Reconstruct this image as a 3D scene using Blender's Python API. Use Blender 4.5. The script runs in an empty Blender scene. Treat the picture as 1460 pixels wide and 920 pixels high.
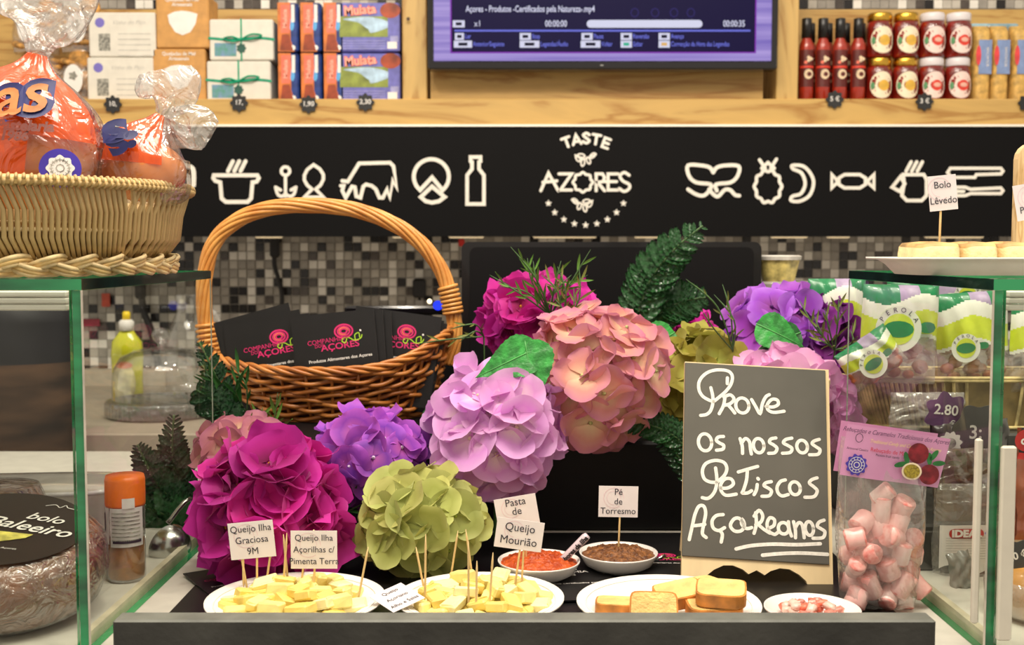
import bpy, math, random
from math import sin, cos, pi, radians, sqrt, atan2
from mathutils import Vector, Matrix, Euler, noise

random.seed(11)
S = bpy.context.scene
COL = S.collection

# ------------------------------------------------------------------ camera
EYE = 1.45          # height of the camera above the floor
FPX = 1600.0        # focal length in pixels of the 1460 px wide frame
PITCH = radians(3.65)
cam_data = bpy.data.cameras.new('camera')
cam_data.sensor_width = 36.0
cam_data.lens = 36.0 * FPX / 1460.0
cam_data.clip_start = 0.05
cam_data.dof.use_dof = True
cam_data.dof.focus_distance = 1.17
cam_data.dof.aperture_fstop = 9.0
cam = bpy.data.objects.new('camera', cam_data)
COL.objects.link(cam)
cam.location = (0, 0, EYE)
cam.rotation_euler = (pi / 2 - PITCH, 0, 0)
S.camera = cam

# ------------------------------------------------------------------ world and lights
w = bpy.data.worlds.new('shop_surroundings')
S.world = w
w.use_nodes = True
bg = w.node_tree.nodes['Background']
bg.inputs[0].default_value = (1.0, 0.88, 0.74, 1)
bg.inputs[1].default_value = 0.50


def area(name, loc, target, size, power, color=(1, .9, .76), shape='DISK', sy=None):
    d = bpy.data.lights.new(name, 'AREA')
    d.shape = shape
    d.size = size
    if sy:
        d.size_y = sy
    d.energy = power
    d.color = color
    o = bpy.data.objects.new(name, d)
    COL.objects.link(o)
    o.location = loc
    o.rotation_euler = (Vector(target) - Vector(loc)).to_track_quat('-Z', 'Y').to_euler()
    return o


area('ceiling_panel_light', (0, 0.5, 3.3), (0, 1.6, 1.2), 1.7, 31, shape='RECTANGLE', sy=1.0)
area('ceiling_panel_light', (0, 1.5, 3.2), (0, 2.9, 1.5), 2.6, 2, shape='RECTANGLE', sy=.5)
for lx, ly, tx, ty in ((-1.5, 1.2, -.6, 2.7), (-.7, .9, -.3, 1.5), (0.0, .7, 0, 1.3), (.75, .9, .4, 1.4),
                       (1.5, 1.2, .7, 2.7), (-.35, 1.9, -.3, 2.8), (.35, 1.9, .3, 2.8)):
    area('ceiling_spotlight', (lx, ly, 3.0), (tx, ty, 1.2), .11, 5.5 if ty < 2 else 1.4)

S.view_settings.view_transform = 'Standard'
S.view_settings.look = 'None'
S.view_settings.gamma = 1
S.view_settings.exposure = 0.5
S.view_settings.use_curve_mapping = False

# ------------------------------------------------------------------ helpers
CP, SP = cos(PITCH), sin(PITCH)


def P(px, py, Y):
    """world point at depth Y (metres in front of the lens) that stands at pixel px, py of the photo"""
    u, v = (px - 730) / FPX, (460 - py) / FPX
    dy = CP + v * SP
    dz = -SP + v * CP
    return Vector((u * Y / dy, Y, EYE + dz * Y / dy))


def pix(Y):
    return Y / FPX * 1.0


def lin(c):
    out = []
    for k in c[:3]:
        k = k / 255.0
        out.append(k / 12.92 if k <= .04045 else ((k + .055) / 1.055) ** 2.4)
    return (*out, 1)


def WM(o):
    m = o.matrix_basis.copy()
    while o.parent:
        o = o.parent
        m = o.matrix_basis @ m
    return m


def frame(o, r, u):
    """matrix with x along r, y along u (made square), z towards the viewer"""
    x = (r - o).normalized()
    y = (u - o)
    y = (y - x * y.dot(x)).normalized()
    z = x.cross(y)
    m = Matrix((x, y, z)).transposed().to_4x4()
    m.translation = o
    return m


def rot(ax, deg):
    return Matrix.Rotation(radians(deg), 4, ax)


def T(x, y=None, z=None):
    return Matrix.Translation(Vector((x, y, z)) if y is not None else Vector(x))


def smoothpts(pts, n=6, closed=False):
    pts = [Vector(p) for p in pts]
    if len(pts) < 3:
        return pts
    out = []
    N = len(pts)
    rng = range(N) if closed else range(N - 1)
    for i in rng:
        if closed:
            p0, p1, p2, p3 = pts[i - 1], pts[i], pts[(i + 1) % N], pts[(i + 2) % N]
        else:
            p0, p1, p2, p3 = pts[max(i - 1, 0)], pts[i], pts[i + 1], pts[min(i + 2, N - 1)]
        for k in range(n):
            t = k / n
            out.append(.5 * ((2 * p1) + (p2 - p0) * t + (2 * p0 - 5 * p1 + 4 * p2 - p3) * t * t
                             + (3 * p1 - p0 - 3 * p2 + p3) * t ** 3))
    if not closed:
        out.append(pts[-1])
    return out


class MB:
    def __init__(s):
        s.v = []; s.f = []; s.m = []; s.uv = []

    def add(s, verts, faces, mi=0, uvs=None, mat=None):
        n = len(s.v)
        for v in verts:
            v = Vector(v)
            s.v.append(mat @ v if mat else v)
        s.uv.extend(uvs if uvs else [(0, 0)] * len(verts))
        for f in faces:
            s.f.append([n + i for i in f]); s.m.append(mi)
        return s

    def box(s, c, d, mi=0, mat=None):
        x, y, z = c; a, b, e = d[0] / 2, d[1] / 2, d[2] / 2
        vs = [(x + i * a, y + j * b, z + k * e) for i in (-1, 1) for j in (-1, 1) for k in (-1, 1)]
        fs = [(0, 1, 3, 2), (4, 6, 7, 5), (0, 4, 5, 1), (2, 3, 7, 6), (0, 2, 6, 4), (1, 5, 7, 3)]
        return s.add(vs, fs, mi, None, mat)

    def bbox(s, c, d, r, mi=0, mat=None):
        """box with chamfered vertical and horizontal edges (24 vertices)"""
        a, b, e = d[0] / 2, d[1] / 2, d[2] / 2
        r = min(r, a * .95, b * .95, e * .95)
        loops = []
        def ring(hx, hy, ch, z):
            return [(hx, -hy + ch, z), (hx, hy - ch, z), (hx - ch, hy, z), (-hx + ch, hy, z),
                    (-hx, hy - ch, z), (-hx, -hy + ch, z), (-hx + ch, -hy, z), (hx - ch, -hy, z)]
        vs = ring(a - r, b - r, r * .5, -e) + ring(a, b, r, -e + r) + ring(a, b, r, e - r) + ring(a - r, b - r, r * .5, e)
        vs = [Vector(v) + Vector(c) for v in vs]
        fs = [tuple(range(7, -1, -1)), tuple(range(24, 32))]
        for k in range(3):
            for i in range(8):
                j = (i + 1) % 8
                fs.append((k * 8 + i, k * 8 + j, k * 8 + 8 + j, k * 8 + 8 + i))
        return s.add(vs, fs, mi, None, mat)

    def tube(s, pts, r, n=6, closed=False, mi=0, mat=None, cap=True):
        pts = [Vector(p) for p in pts]
        N = len(pts)
        vs, fs, uv = [], [], []
        prev = None
        L = 0
        for i, p in enumerate(pts):
            if closed:
                t = pts[(i + 1) % N] - pts[i - 1]
            else:
                t = pts[min(i + 1, N - 1)] - pts[max(i - 1, 0)]
            t = t.normalized() if t.length > 1e-9 else Vector((0, 0, 1))
            if prev is None:
                a = Vector((0, 0, 1)) if abs(t.z) < .9 else Vector((1, 0, 0))
                u = t.cross(a).normalized()
            else:
                u = (prev - t * prev.dot(t))
                u = u.normalized() if u.length > 1e-9 else t.orthogonal().normalized()
            prev = u
            b = t.cross(u)
            rr = r[i] if isinstance(r, (list, tuple)) else r
            if i: L += (pts[i] - pts[i - 1]).length
            for k in range(n):
                a = 2 * pi * k / n
                vs.append(p + (u * cos(a) + b * sin(a)) * rr)
                uv.append((k / n, L))
        M_ = N if closed else N - 1
        for i in range(M_):
            j = (i + 1) % N
            for k in range(n):
                l = (k + 1) % n
                fs.append((i * n + k, i * n + l, j * n + l, j * n + k))
        if cap and not closed:
            fs.append(tuple(range(n - 1, -1, -1)))
            fs.append(tuple(range((N - 1) * n, N * n)))
        return s.add(vs, fs, mi, uv, mat)

    def lathe(s, prof, n=24, c=(0, 0, 0), mi=0, mat=None, sx=1, sy=1, mis=None):
        vs, fs, uv = [], [], []
        for i, (r, z) in enumerate(prof):
            for k in range(n):
                a = 2 * pi * k / n
                vs.append((c[0] + r * cos(a) * sx, c[1] + r * sin(a) * sy, c[2] + z))
                uv.append((k / n, i / (len(prof) - 1)))
        n0 = len(s.v)
        for i in range(len(prof) - 1):
            for k in range(n):
                l = (k + 1) % n
                fs.append((i * n + k, i * n + l, (i + 1) * n + l, (i + 1) * n + k))
        s.add(vs, fs, mi, uv, mat)
        if mis:
            base = len(s.m) - len(fs)
            for i in range(len(prof) - 1):
                for k in range(n):
                    s.m[base + i * n + k] = mis[i]
        return s

    def prism(s, poly, t, mat=None, mi=0, side=None):
        """2-D outline (counter-clockwise) extruded from z=0 to z=t"""
        n = len(poly)
        vs = [(p[0], p[1], 0) for p in poly] + [(p[0], p[1], t) for p in poly]
        s.add(vs, [tuple(range(n - 1, -1, -1)), tuple(range(n, 2 * n))], mi, None, mat)
        b = len(s.v) - 2 * n
        for i in range(n):
            j = (i + 1) % n
            s.f.append([b + i, b + j, b + n + j, b + n + i]); s.m.append(mi if side is None else side)
        return s

    def grid(s, fn, nu, nv, mi=0, mat=None, wrap=False):
        vs, fs, uv = [], [], []
        for i in range(nu + 1):
            for j in range(nv + (0 if wrap else 1)):
                vs.append(fn(i / nu, j / nv)); uv.append((i / nu, j / nv))
        W = nv if wrap else nv + 1
        for i in range(nu):
            for j in range(nv):
                k = (j + 1) % W
                fs.append((i * W + j, i * W + k, (i + 1) * W + k, (i + 1) * W + j))
        return s.add(vs, fs, mi, uv, mat)

    def stroke(s, pts, wd, mi=0, mat=None, z=0, closed=False):
        """flat painted line in the xy plane: one mitred ribbon with round ends; later strokes lie a hair higher"""
        P2 = []
        for p in pts:
            q = Vector((p[0], p[1], 0))
            if not P2 or (q - P2[-1]).length > 1e-6: P2.append(q)
        if closed and len(P2) > 2 and (P2[0] - P2[-1]).length < 1e-6: P2.pop()
        s.k = getattr(s, 'k', 0) + 1
        z = z + s.k * 1.2e-5
        h = wd / 2
        n = len(P2)
        if n < 2: return s
        L_, R_ = [], []
        for i in range(n):
            a = P2[i - 1] if (i or closed) else None
            b = P2[(i + 1) % n] if (i < n - 1 or closed) else None
            d0 = (P2[i] - a).normalized() if a is not None else (b - P2[i]).normalized()
            d1 = (b - P2[i]).normalized() if b is not None else d0
            n0, n1 = Vector((-d0.y, d0.x, 0)), Vector((-d1.y, d1.x, 0))
            m_ = n0 + n1
            m_ = m_.normalized() if m_.length > .2 else n1
            k = h / max(.45, m_.dot(n1))
            L_.append(P2[i] + m_ * k); R_.append(P2[i] - m_ * k)
        vs = [Vector((v.x, v.y, z)) for v in R_ + L_]
        fs = [(i, (i + 1) % n, n + (i + 1) % n, n + i) for i in range(n if closed else n - 1)]
        s.add(vs, fs, mi, None, mat)
        if not closed:
            for i, sg_ in ((0, -1), (n - 1, 1)):
                a = P2[i]; d = (P2[1] - P2[0]) if i == 0 else (P2[-1] - P2[-2])
                t0 = atan2(d.y * sg_, d.x * sg_)
                s.add([(a.x + h * cos(t0 - pi / 2 + k * pi / 6), a.y + h * sin(t0 - pi / 2 + k * pi / 6), z) for k in range(7)], [tuple(range(7))], mi, None, mat)
        return s

    def disc(s, c, r, n=20, z=0, mi=0, mat=None, lob=0, amp=0, ry=None, a0=0):
        vs = []
        for k in range(n):
            a = 2 * pi * k / n + a0
            q = 1 + amp * cos(lob * (a - a0)) if lob else 1
            vs.append((c[0] + r * q * cos(a), c[1] + (ry or r) * q * sin(a), z))
        return s.add(vs, [tuple(range(n))], mi, None, mat)

    def rect(s, x0, y0, x1, y1, z=0, mi=0, mat=None):
        return s.add([(x0, y0, z), (x1, y0, z), (x1, y1, z), (x0, y1, z)], [(0, 1, 2, 3)], mi, [(0, 0), (1, 0), (1, 1), (0, 1)], mat)

    def mesh(s, name, mats, smooth=False, world=None):
        me = bpy.data.meshes.new(name)
        vs = [world @ v for v in s.v] if world else s.v
        me.from_pydata([tuple(v) for v in vs], [], s.f)
        for m in (mats if isinstance(mats, (list, tuple)) else [mats]):
            me.materials.append(m)
        me.polygons.foreach_set('material_index', s.m)
        if smooth:
            me.polygons.foreach_set('use_smooth', [True] * len(s.f))
        uvl = me.uv_layers.new(name='UVMap')
        li = [0.0] * (len(me.loops) * 2)
        for i, l in enumerate(me.loops):
            u = s.uv[l.vertex_index]
            li[2 * i] = u[0]; li[2 * i + 1] = u[1]
        uvl.data.foreach_set('uv', li)
        me.update()
        return me

    def build(s, name, mats, parent=None, smooth=False, world=False, loc=None, label=None, kind=None):
        """world=True: vertices are in world space and are moved into the parent's space"""
        inv = WM(parent).inverted() if (world and parent) else None
        me = s.mesh(name, mats, smooth, inv)
        o = bpy.data.objects.new(name, me)
        COL.objects.link(o)
        if parent: o.parent = parent
        if loc is not None: o.location = loc
        if label: o['label'] = label
        if kind: o['kind'] = kind
        return o


def inst(name, me, parent, mat):
    o = bpy.data.objects.new(name, me)
    COL.objects.link(o)
    o.parent = parent
    o.matrix_basis = mat
    return o


def tag(o, label, cat, group=None, kind=None):
    o['label'] = label; o['category'] = cat
    if group: o['group'] = group
    if kind: o['kind'] = kind
    return o


def thing(name, label, cat, m=None, group=None):
    o = bpy.data.objects.new(name, None)
    o.empty_display_size = .02
    COL.objects.link(o)
    if m is not None:
        o.matrix_basis = m if isinstance(m, Matrix) else Matrix.Translation(Vector(m))
    return tag(o, label, cat, group)


def copy_tree(o, parent=None, m=None, label=None):
    c = o.copy(); COL.objects.link(c)
    if parent: c.parent = parent
    if m is not None: c.matrix_basis = m
    if label: c['label'] = label
    for ch in [k for k in COL.objects if k.parent == o]:
        copy_tree(ch, c)
    return c


def struct(o):
    o['kind'] = 'structure'
    return o


DG = None
def lettering(body, size, m, mtl, parent, align='CENTER', xs=1.0, shear=0.0, fat=0.0, name='lettering', th=0.0, spacing=1.0, ls=1.0):
    """flat lettering; m places it in the parent's space (x right, y up, z out of the surface)"""
    c = bpy.data.curves.new(name, 'FONT')
    c.body = body; c.size = size; c.align_x = align; c.align_y = 'CENTER'
    c.shear = shear; c.offset = fat; c.extrude = th; c.space_character = spacing; c.space_line = ls
    c.resolution_u = 3
    o = bpy.data.objects.new('tmp', c)
    COL.objects.link(o)
    dg = bpy.context.evaluated_depsgraph_get()
    me = bpy.data.meshes.new_from_object(o.evaluated_get(dg))
    bpy.data.objects.remove(o)
    bpy.data.curves.remove(c)
    me.name = name
    me.materials.clear(); me.materials.append(mtl)
    me.transform(Matrix.Diagonal((xs, 1, 1, 1)))
    q = bpy.data.objects.new(name, me)
    COL.objects.link(q)
    q.parent = parent
    q.matrix_basis = m
    return q


# ------------------------------------------------------------------ materials
def nodes(name):
    m = bpy.data.materials.new(name); m.use_nodes = True
    nt = m.node_tree
    b = nt.nodes['Principled BSDF']
    return m, nt, b


def ramp(nt, stops, interp='LINEAR'):
    r = nt.nodes.new('ShaderNodeValToRGB')
    r.color_ramp.interpolation = interp
    e = r.color_ramp.elements
    while len(e) < len(stops): e.new(.5)
    for k, (p, c) in enumerate(stops):
        e[k].position = p; e[k].color = lin(c)
    return r


def mat(name, col, rough=.5, metal=0.0, var=.12, scale=40, bump=0.0, bscale=None, spec=None, col2=None, coat=0, sss=0, emit=0, trans=0, stretch=None, coords='Object'):
    m, nt, b = nodes(name)
    b.inputs['Roughness'].default_value = rough
    b.inputs['Metallic'].default_value = metal
    if spec is not None: b.inputs['Specular IOR Level'].default_value = spec
    if coat: b.inputs['Coat Weight'].default_value = coat
    if trans: b.inputs['Transmission Weight'].default_value = trans
    if sss:
        b.inputs['Subsurface Weight'].default_value = sss
        b.inputs['Subsurface Radius'].default_value = (.01, .006, .004)
    tc = nt.nodes.new('ShaderNodeTexCoord')
    mp = nt.nodes.new('ShaderNodeMapping')
    nt.links.new(tc.outputs[coords], mp.inputs[0])
    if stretch: mp.inputs['Scale'].default_value = stretch
    n = nt.nodes.new('ShaderNodeTexNoise'); n.inputs['Scale'].default_value = scale; n.inputs['Detail'].default_value = 4
    nt.links.new(mp.outputs[0], n.inputs['Vector'])
    c2 = col2 or tuple(max(0, k * (1 - var)) for k in col)
    c1 = col if col2 else tuple(min(255, k * (1 + var * .5)) for k in col)
    r = ramp(nt, [(.32, c2), (.68, c1)])
    nt.links.new(n.outputs['Fac'], r.inputs[0])
    nt.links.new(r.outputs[0], b.inputs['Base Color'])
    if emit:
        nt.links.new(r.outputs[0], b.inputs['Emission Color']); b.inputs['Emission Strength'].default_value = emit
    if bump:
        n2 = nt.nodes.new('ShaderNodeTexNoise'); n2.inputs['Scale'].default_value = bscale or scale * 2; n2.inputs['Detail'].default_value = 3
        nt.links.new(mp.outputs[0], n2.inputs['Vector'])
        bp = nt.nodes.new('ShaderNodeBump'); bp.inputs['Strength'].default_value = bump; bp.inputs['Distance'].default_value = .004
        nt.links.new(n2.outputs['Fac'], bp.inputs['Height']); nt.links.new(bp.outputs[0], b.inputs['Normal'])
    return m


def film(name, tint=(255, 255, 255), body=(240, 235, 225), opac=.10, gloss=.35, rough=.12, bump=.5, bscale=25, orange=None):
    """thin crinkled plastic film: see-through, with a hazy body and sharp glints"""
    m, nt, b = nodes(name)
    nt.nodes.remove(b)
    out = nt.nodes['Material Output']
    tc = nt.nodes.new('ShaderNodeTexCoord')
    n = nt.nodes.new('ShaderNodeTexNoise'); n.inputs['Scale'].default_value = bscale; n.inputs['Detail'].default_value = 3
    n.inputs['Distortion'].default_value = 1.5
    nt.links.new(tc.outputs['Object'], n.inputs['Vector'])
    bp = nt.nodes.new('ShaderNodeBump'); bp.inputs['Strength'].default_value = bump; bp.inputs['Distance'].default_value = .01
    nt.links.new(n.outputs['Fac'], bp.inputs['Height'])
    tr = nt.nodes.new('ShaderNodeBsdfTransparent'); tr.inputs[0].default_value = lin(tint)
    df = nt.nodes.new('ShaderNodeBsdfDiffuse'); df.inputs[0].default_value = lin(body)
    gl = nt.nodes.new('ShaderNodeBsdfGlossy'); gl.inputs['Roughness'].default_value = rough
    nt.links.new(bp.outputs[0], gl.inputs['Normal']); nt.links.new(bp.outputs[0], df.inputs['Normal'])
    lw = nt.nodes.new('ShaderNodeLayerWeight'); lw.inputs['Blend'].default_value = .35
    nt.links.new(bp.outputs[0], lw.inputs['Normal'])
    m1 = nt.nodes.new('ShaderNodeMixShader')
    m1.inputs[0].default_value = opac
    nt.links.new(tr.outputs[0], m1.inputs[1]); nt.links.new(df.outputs[0], m1.inputs[2])
    if orange:
        nt.links.new(orange(nt, tc, tr, df, opac), m1.inputs[0])
    mm = nt.nodes.new('ShaderNodeMath'); mm.operation = 'MULTIPLY_ADD'
    nt.links.new(lw.outputs['Facing'], mm.inputs[0]); mm.inputs[1].default_value = gloss; mm.inputs[2].default_value = .06
    m2 = nt.nodes.new('ShaderNodeMixShader')
    nt.links.new(mm.outputs[0], m2.inputs[0]); nt.links.new(m1.outputs[0], m2.inputs[1]); nt.links.new(gl.outputs[0], m2.inputs[2])
    nt.links.new(m2.outputs[0], out.inputs[0])
    return m


def glass_pane(name, tint=(253, 255, 253), gl_=.10):
    m, nt, b = nodes(name); nt.nodes.remove(b); out = nt.nodes['Material Output']
    tr = nt.nodes.new('ShaderNodeBsdfTransparent'); tr.inputs[0].default_value = lin(tint)
    gl = nt.nodes.new('ShaderNodeBsdfGlossy'); gl.inputs['Roughness'].default_value = .02
    fr = nt.nodes.new('ShaderNodeFresnel'); fr.inputs[0].default_value = 1.45
    tn = nt.nodes.new('ShaderNodeTexNoise'); tn.inputs['Scale'].default_value = 3
    mu = nt.nodes.new('ShaderNodeMath'); mu.operation = 'MULTIPLY'; mu.inputs[1].default_value = gl_
    nt.links.new(fr.outputs[0], mu.inputs[0])
    mx = nt.nodes.new('ShaderNodeMixShader')
    nt.links.new(mu.outputs[0], mx.inputs[0]); nt.links.new(tr.outputs[0], mx.inputs[1]); nt.links.new(gl.outputs[0], mx.inputs[2])
    nt.links.new(mx.outputs[0], out.inputs[0])
    return m


def glow(name, col, st=1.0):
    m, nt, b = nodes(name)
    b.inputs['Base Color'].default_value = (0, 0, 0, 1); b.inputs['Roughness'].default_value = .4
    b.inputs['Specular IOR Level'].default_value = .1
    b.inputs['Emission Color'].default_value = lin(col); b.inputs['Emission Strength'].default_value = st
    return m


def wood(name, c1, c2, axis='X', scale=9):
    m, nt, b = nodes(name)
    b.inputs['Roughness'].default_value = .42
    tc = nt.nodes.new('ShaderNodeTexCoord'); mp = nt.nodes.new('ShaderNodeMapping')
    nt.links.new(tc.outputs['Object'], mp.inputs[0])
    mp.inputs['Scale'].default_value = {'X': (.22, 1, 1.6), 'Z': (1.6, 1, .22)}[axis]
    n = nt.nodes.new('ShaderNodeTexNoise'); n.inputs['Scale'].default_value = scale; n.inputs['Detail'].default_value = 5; n.inputs['Distortion'].default_value = .6
    nt.links.new(mp.outputs[0], n.inputs['Vector'])
    mu = nt.nodes.new('ShaderNodeMath'); mu.operation = 'MULTIPLY'; mu.inputs[1].default_value = 5.0
    nt.links.new(n.outputs['Fac'], mu.inputs[0])
    fr = nt.nodes.new('ShaderNodeMath'); fr.operation = 'PINGPONG'; fr.inputs[1].default_value = .5
    nt.links.new(mu.outputs[0], fr.inputs[0])
    r = ramp(nt, [(0, c2), (.22, c1), (.5, tuple(min(255, k * 1.04) for k in c1))])
    nt.links.new(fr.outputs[0], r.inputs[0]); nt.links.new(r.outputs[0], b.inputs['Base Color'])
    return m


def petal_mat(name, core, mid, edge, vary=.08, hue=.0):
    """cloth petal: colour runs from the middle of the floret to the rim of the petal (UV), each floret a bit different"""
    m, nt, b = nodes(name)
    b.inputs['Roughness'].default_value = .55
    b.inputs['Sheen Weight'].default_value = .15
    b.inputs['Specular IOR Level'].default_value = .25
    tc = nt.nodes.new('ShaderNodeTexCoord')
    sp = nt.nodes.new('ShaderNodeSeparateXYZ'); nt.links.new(tc.outputs['UV'], sp.inputs[0])
    n = nt.nodes.new('ShaderNodeTexNoise'); n.inputs['Scale'].default_value = 45; n.inputs['Detail'].default_value = 3
    nt.links.new(tc.outputs['Object'], n.inputs['Vector'])
    oi = nt.nodes.new('ShaderNodeObjectInfo')
    ad = nt.nodes.new('ShaderNodeMath'); ad.operation = 'MULTIPLY_ADD'; ad.inputs[1].default_value = .5; 
    nt.links.new(n.outputs['Fac'], ad.inputs[0]); nt.links.new(sp.outputs['X'], ad.inputs[2])
    a2 = nt.nodes.new('ShaderNodeMath'); a2.operation = 'SUBTRACT'; a2.inputs[1].default_value = .25
    nt.links.new(ad.outputs[0], a2.inputs[0])
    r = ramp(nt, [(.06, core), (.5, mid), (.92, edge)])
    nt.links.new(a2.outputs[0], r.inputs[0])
    hs = nt.nodes.new('ShaderNodeHueSaturation')
    mr = nt.nodes.new('ShaderNodeMapRange'); mr.inputs[3].default_value = .5 - hue; mr.inputs[4].default_value = .5 + hue
    nt.links.new(oi.outputs['Random'], mr.inputs[0]); nt.links.new(mr.outputs[0], hs.inputs['Hue'])
    wn = nt.nodes.new('ShaderNodeMath'); wn.operation = 'MULTIPLY'; wn.inputs[1].default_value = 7.13
    nt.links.new(oi.outputs['Random'], wn.inputs[0])
    fc = nt.nodes.new('ShaderNodeMath'); fc.operation = 'FRACT'; nt.links.new(wn.outputs[0], fc.inputs[0])
    m2 = nt.nodes.new('ShaderNodeMapRange'); m2.inputs[3].default_value = 1 - vary * 1.6; m2.inputs[4].default_value = 1 + vary
    nt.links.new(fc.outputs[0], m2.inputs[0]); nt.links.new(m2.outputs[0], hs.inputs['Value'])
    nt.links.new(r.outputs[0], hs.inputs['Color'])
    nt.links.new(hs.outputs[0], b.inputs['Base Color'])
    # some light comes through the thin cloth
    tl = nt.nodes.new('ShaderNodeBsdfTranslucent'); nt.links.new(hs.outputs[0], tl.inputs[0])
    mx = nt.nodes.new('ShaderNodeMixShader'); mx.inputs[0].default_value = .3
    out = nt.nodes['Material Output']
    nt.links.new(b.outputs[0], mx.inputs[1]); nt.links.new(tl.outputs[0], mx.inputs[2]); nt.links.new(mx.outputs[0], out.inputs[0])
    return m


M = dict(
    white=mat('white_card', (236, 232, 226), .5, var=.03),
    black=mat('black_print', (24, 22, 24), .5, var=.2),
    ink=mat('dark_ink', (40, 36, 52), .6, var=.1),
    wood=wood('pine_board', (196, 159, 92), (168, 122, 60), 'X'),
    woodv=wood('pine_upright', (198, 163, 98), (168, 124, 62), 'Z'),
    sign=mat('sign_face', (7, 6, 7), .65, var=.1, scale=6, spec=.16),
    cream=mat('sign_print', (240, 234, 222), .5, var=.03),
    steel=mat('steel', (190, 190, 186), .22, 1.0, var=.05),
    gedge=mat('green_glass_edge', (34, 128, 78), .12, var=.55, scale=30, stretch=(.2, .2, 1), coat=.5),
    gedged=mat('dark_glass_edge', (16, 42, 38), .1, var=.5, scale=14, coat=.5),
    pane=glass_pane('clear_glass'),
    plastic=film('clear_plastic'),
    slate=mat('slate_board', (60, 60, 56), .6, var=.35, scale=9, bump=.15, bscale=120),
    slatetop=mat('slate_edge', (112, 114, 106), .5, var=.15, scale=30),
    blackbox=mat('black_satin', (9, 8, 10), .5, var=.2, scale=5, spec=.25),
    pick=mat('toothpick_wood', (232, 200, 140), .6, var=.1, scale=60, stretch=(1, 1, .1)),
    porcelain=mat('white_porcelain', (238, 234, 228), .18, var=.02, coat=.3),
    foam=mat('white_foam', (240, 236, 228), .55, var=.03),
)
# ================================================================== SETTING
ZT = EYE - .349                 # top of the service counter
ZB = EYE - .356                 # top of the back worktop
YW = 3.0                        # tiled wall
YS = 2.70                       # front of the shelf unit and sign
struct(MB().box((0, 1.4, -.02), (7, 7, .04)).build('floor', mat('floor_tile', (120, 112, 100), .4)))
wall = struct(MB().box((0, YW + .06, 1.5), (7, .1, 3.0)).build('wall_back', mat('grout', (176, 170, 160), .8, var=.06)))

# mosaic: one object per tile where they show largest, the rest joined
TP = .02366
tmats = [mat('tile_black', (30, 26, 26), .25, var=.2), mat('tile_brown', (84, 76, 70), .25, var=.2),
         mat('tile_grey', (166, 160, 150), .25, var=.08), mat('tile_light', (200, 194, 182), .25, var=.06),
         mat('tile_white', (244, 240, 230), .25, var=.04)]
tmesh = []
for m_ in tmats:
    tb = MB()
    h, q = TP * .465, TP * .43
    tb.add([(-h, 0, -h), (h, 0, -h), (h, 0, h), (-h, 0, h), (-q, -.0035, -q), (q, -.0035, -q), (q, -.0035, q), (-q, -.0035, q)],
           [(4, 5, 6, 7), (0, 1, 5, 4), (1, 2, 6, 5), (2, 3, 7, 6), (3, 0, 4, 7)])
    tmesh.append(tb.mesh('tile', m_))
rt = random.Random(5)
rest = MB()
nsingle = 0
yface = YW + .0095
for r_ in range(-2, 62):
    for c_ in range(-64, 64):
        x = (c_ + .5) * TP
        z = ZB + (r_ + .5) * TP
        px = 730 + x * FPX / YW
        py = 358 - (z - EYE) * FPX / YW
        # clusters of dark pairs in a grey field
        q = rt.random()
        blk = noise.noise(Vector((c_ * .33, r_ * .45, 3.1)))
        k = 0 if q < .20 + .18 * blk else 1 if q < .27 else 2 if q < .68 else 3 if q < .84 else 4
        if px < 40 or px > 1430: 
            if abs(px - 730) > 900: continue
        single = (296 < px < 652 and 340 < py < 448) or (46 < px < 102 and 428 < py < 545)
        if single and nsingle < 300:
            inst('tile', tmesh[k], wall, T(x, yface, z)); nsingle += 1
        elif 336 < py < 560 or py < 12:
            h = TP * .465
            rest.add([(x - h, yface - .003, z - h), (x + h, yface - .003, z - h), (x + h, yface - .003, z + h), (x - h, yface - .003, z + h),
                      (x - h, yface, z - h), (x + h, yface, z - h), (x + h, yface, z + h), (x - h, yface, z + h)],
                     [(0, 1, 2, 3), (4, 5, 1, 0), (5, 6, 2, 1), (6, 7, 3, 2), (7, 4, 0, 3)], k)
rest.build('tile', tmats, wall, kind='stuff')

# ---------------------------------------------------------------- wall shelf unit
shelf = thing('wall_shelf', 'pale pine wall shelf unit with bays either side of the television', 'shelf', (0, YS, EYE + .3))
fz1, fz0 = P(0, 141, YS).z, P(0, 179, YS).z
MB().bbox((0, YS + .012, (fz1 + fz0) / 2), (3.4, .024, fz1 - fz0), .002).build('front_board', M['wood'], shelf, world=True)
MB().box((0, YS + .16, fz1 - .012), (3.4, .27, .02)).build('shelf_board', M['wood'], shelf, world=True)
wh = mat('white_strip', (250, 244, 230), .4, var=.01)
MB().box((0, YS - .003, P(0, 179.5, YS).z), (3.4, .012, .0052)).build('edge_strip', wh, shelf, world=True)
bt = P(0, 9, 2.92).z
for x0, x1 in ((-1.7, -.262), (.67, 1.7)):
    MB().box(((x0 + x1) / 2, 2.92, (bt + fz1) / 2 - .01), (x1 - x0, .02, bt - fz1)).build('back_panel', M['wood'], shelf, world=True)
ptv = MB().box((.204, 2.738, fz1 + .26), (.80, .012, .54)).build('television_panel', M['wood'], shelf, world=True)
for a, b in ((573, 608), (1109, 1140)):
    xa, xb = P(a, 70, YS).x, P(b, 70, YS).x
    up = MB().bbox(((xa + xb) / 2, YS + .15, fz1 + .26), (xb - xa, .28, .56), .002).build('upright', M['woodv'], shelf, world=True)
    if a == 573:
        kn = MB().lathe([(0, 0), (.0045, 0)], 10, mat=T(P(582, 27, YS - .0002)) @ rot('X', 90)).build('knot', mat('knot', (70, 44, 24), .6), up, world=True)

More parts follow.
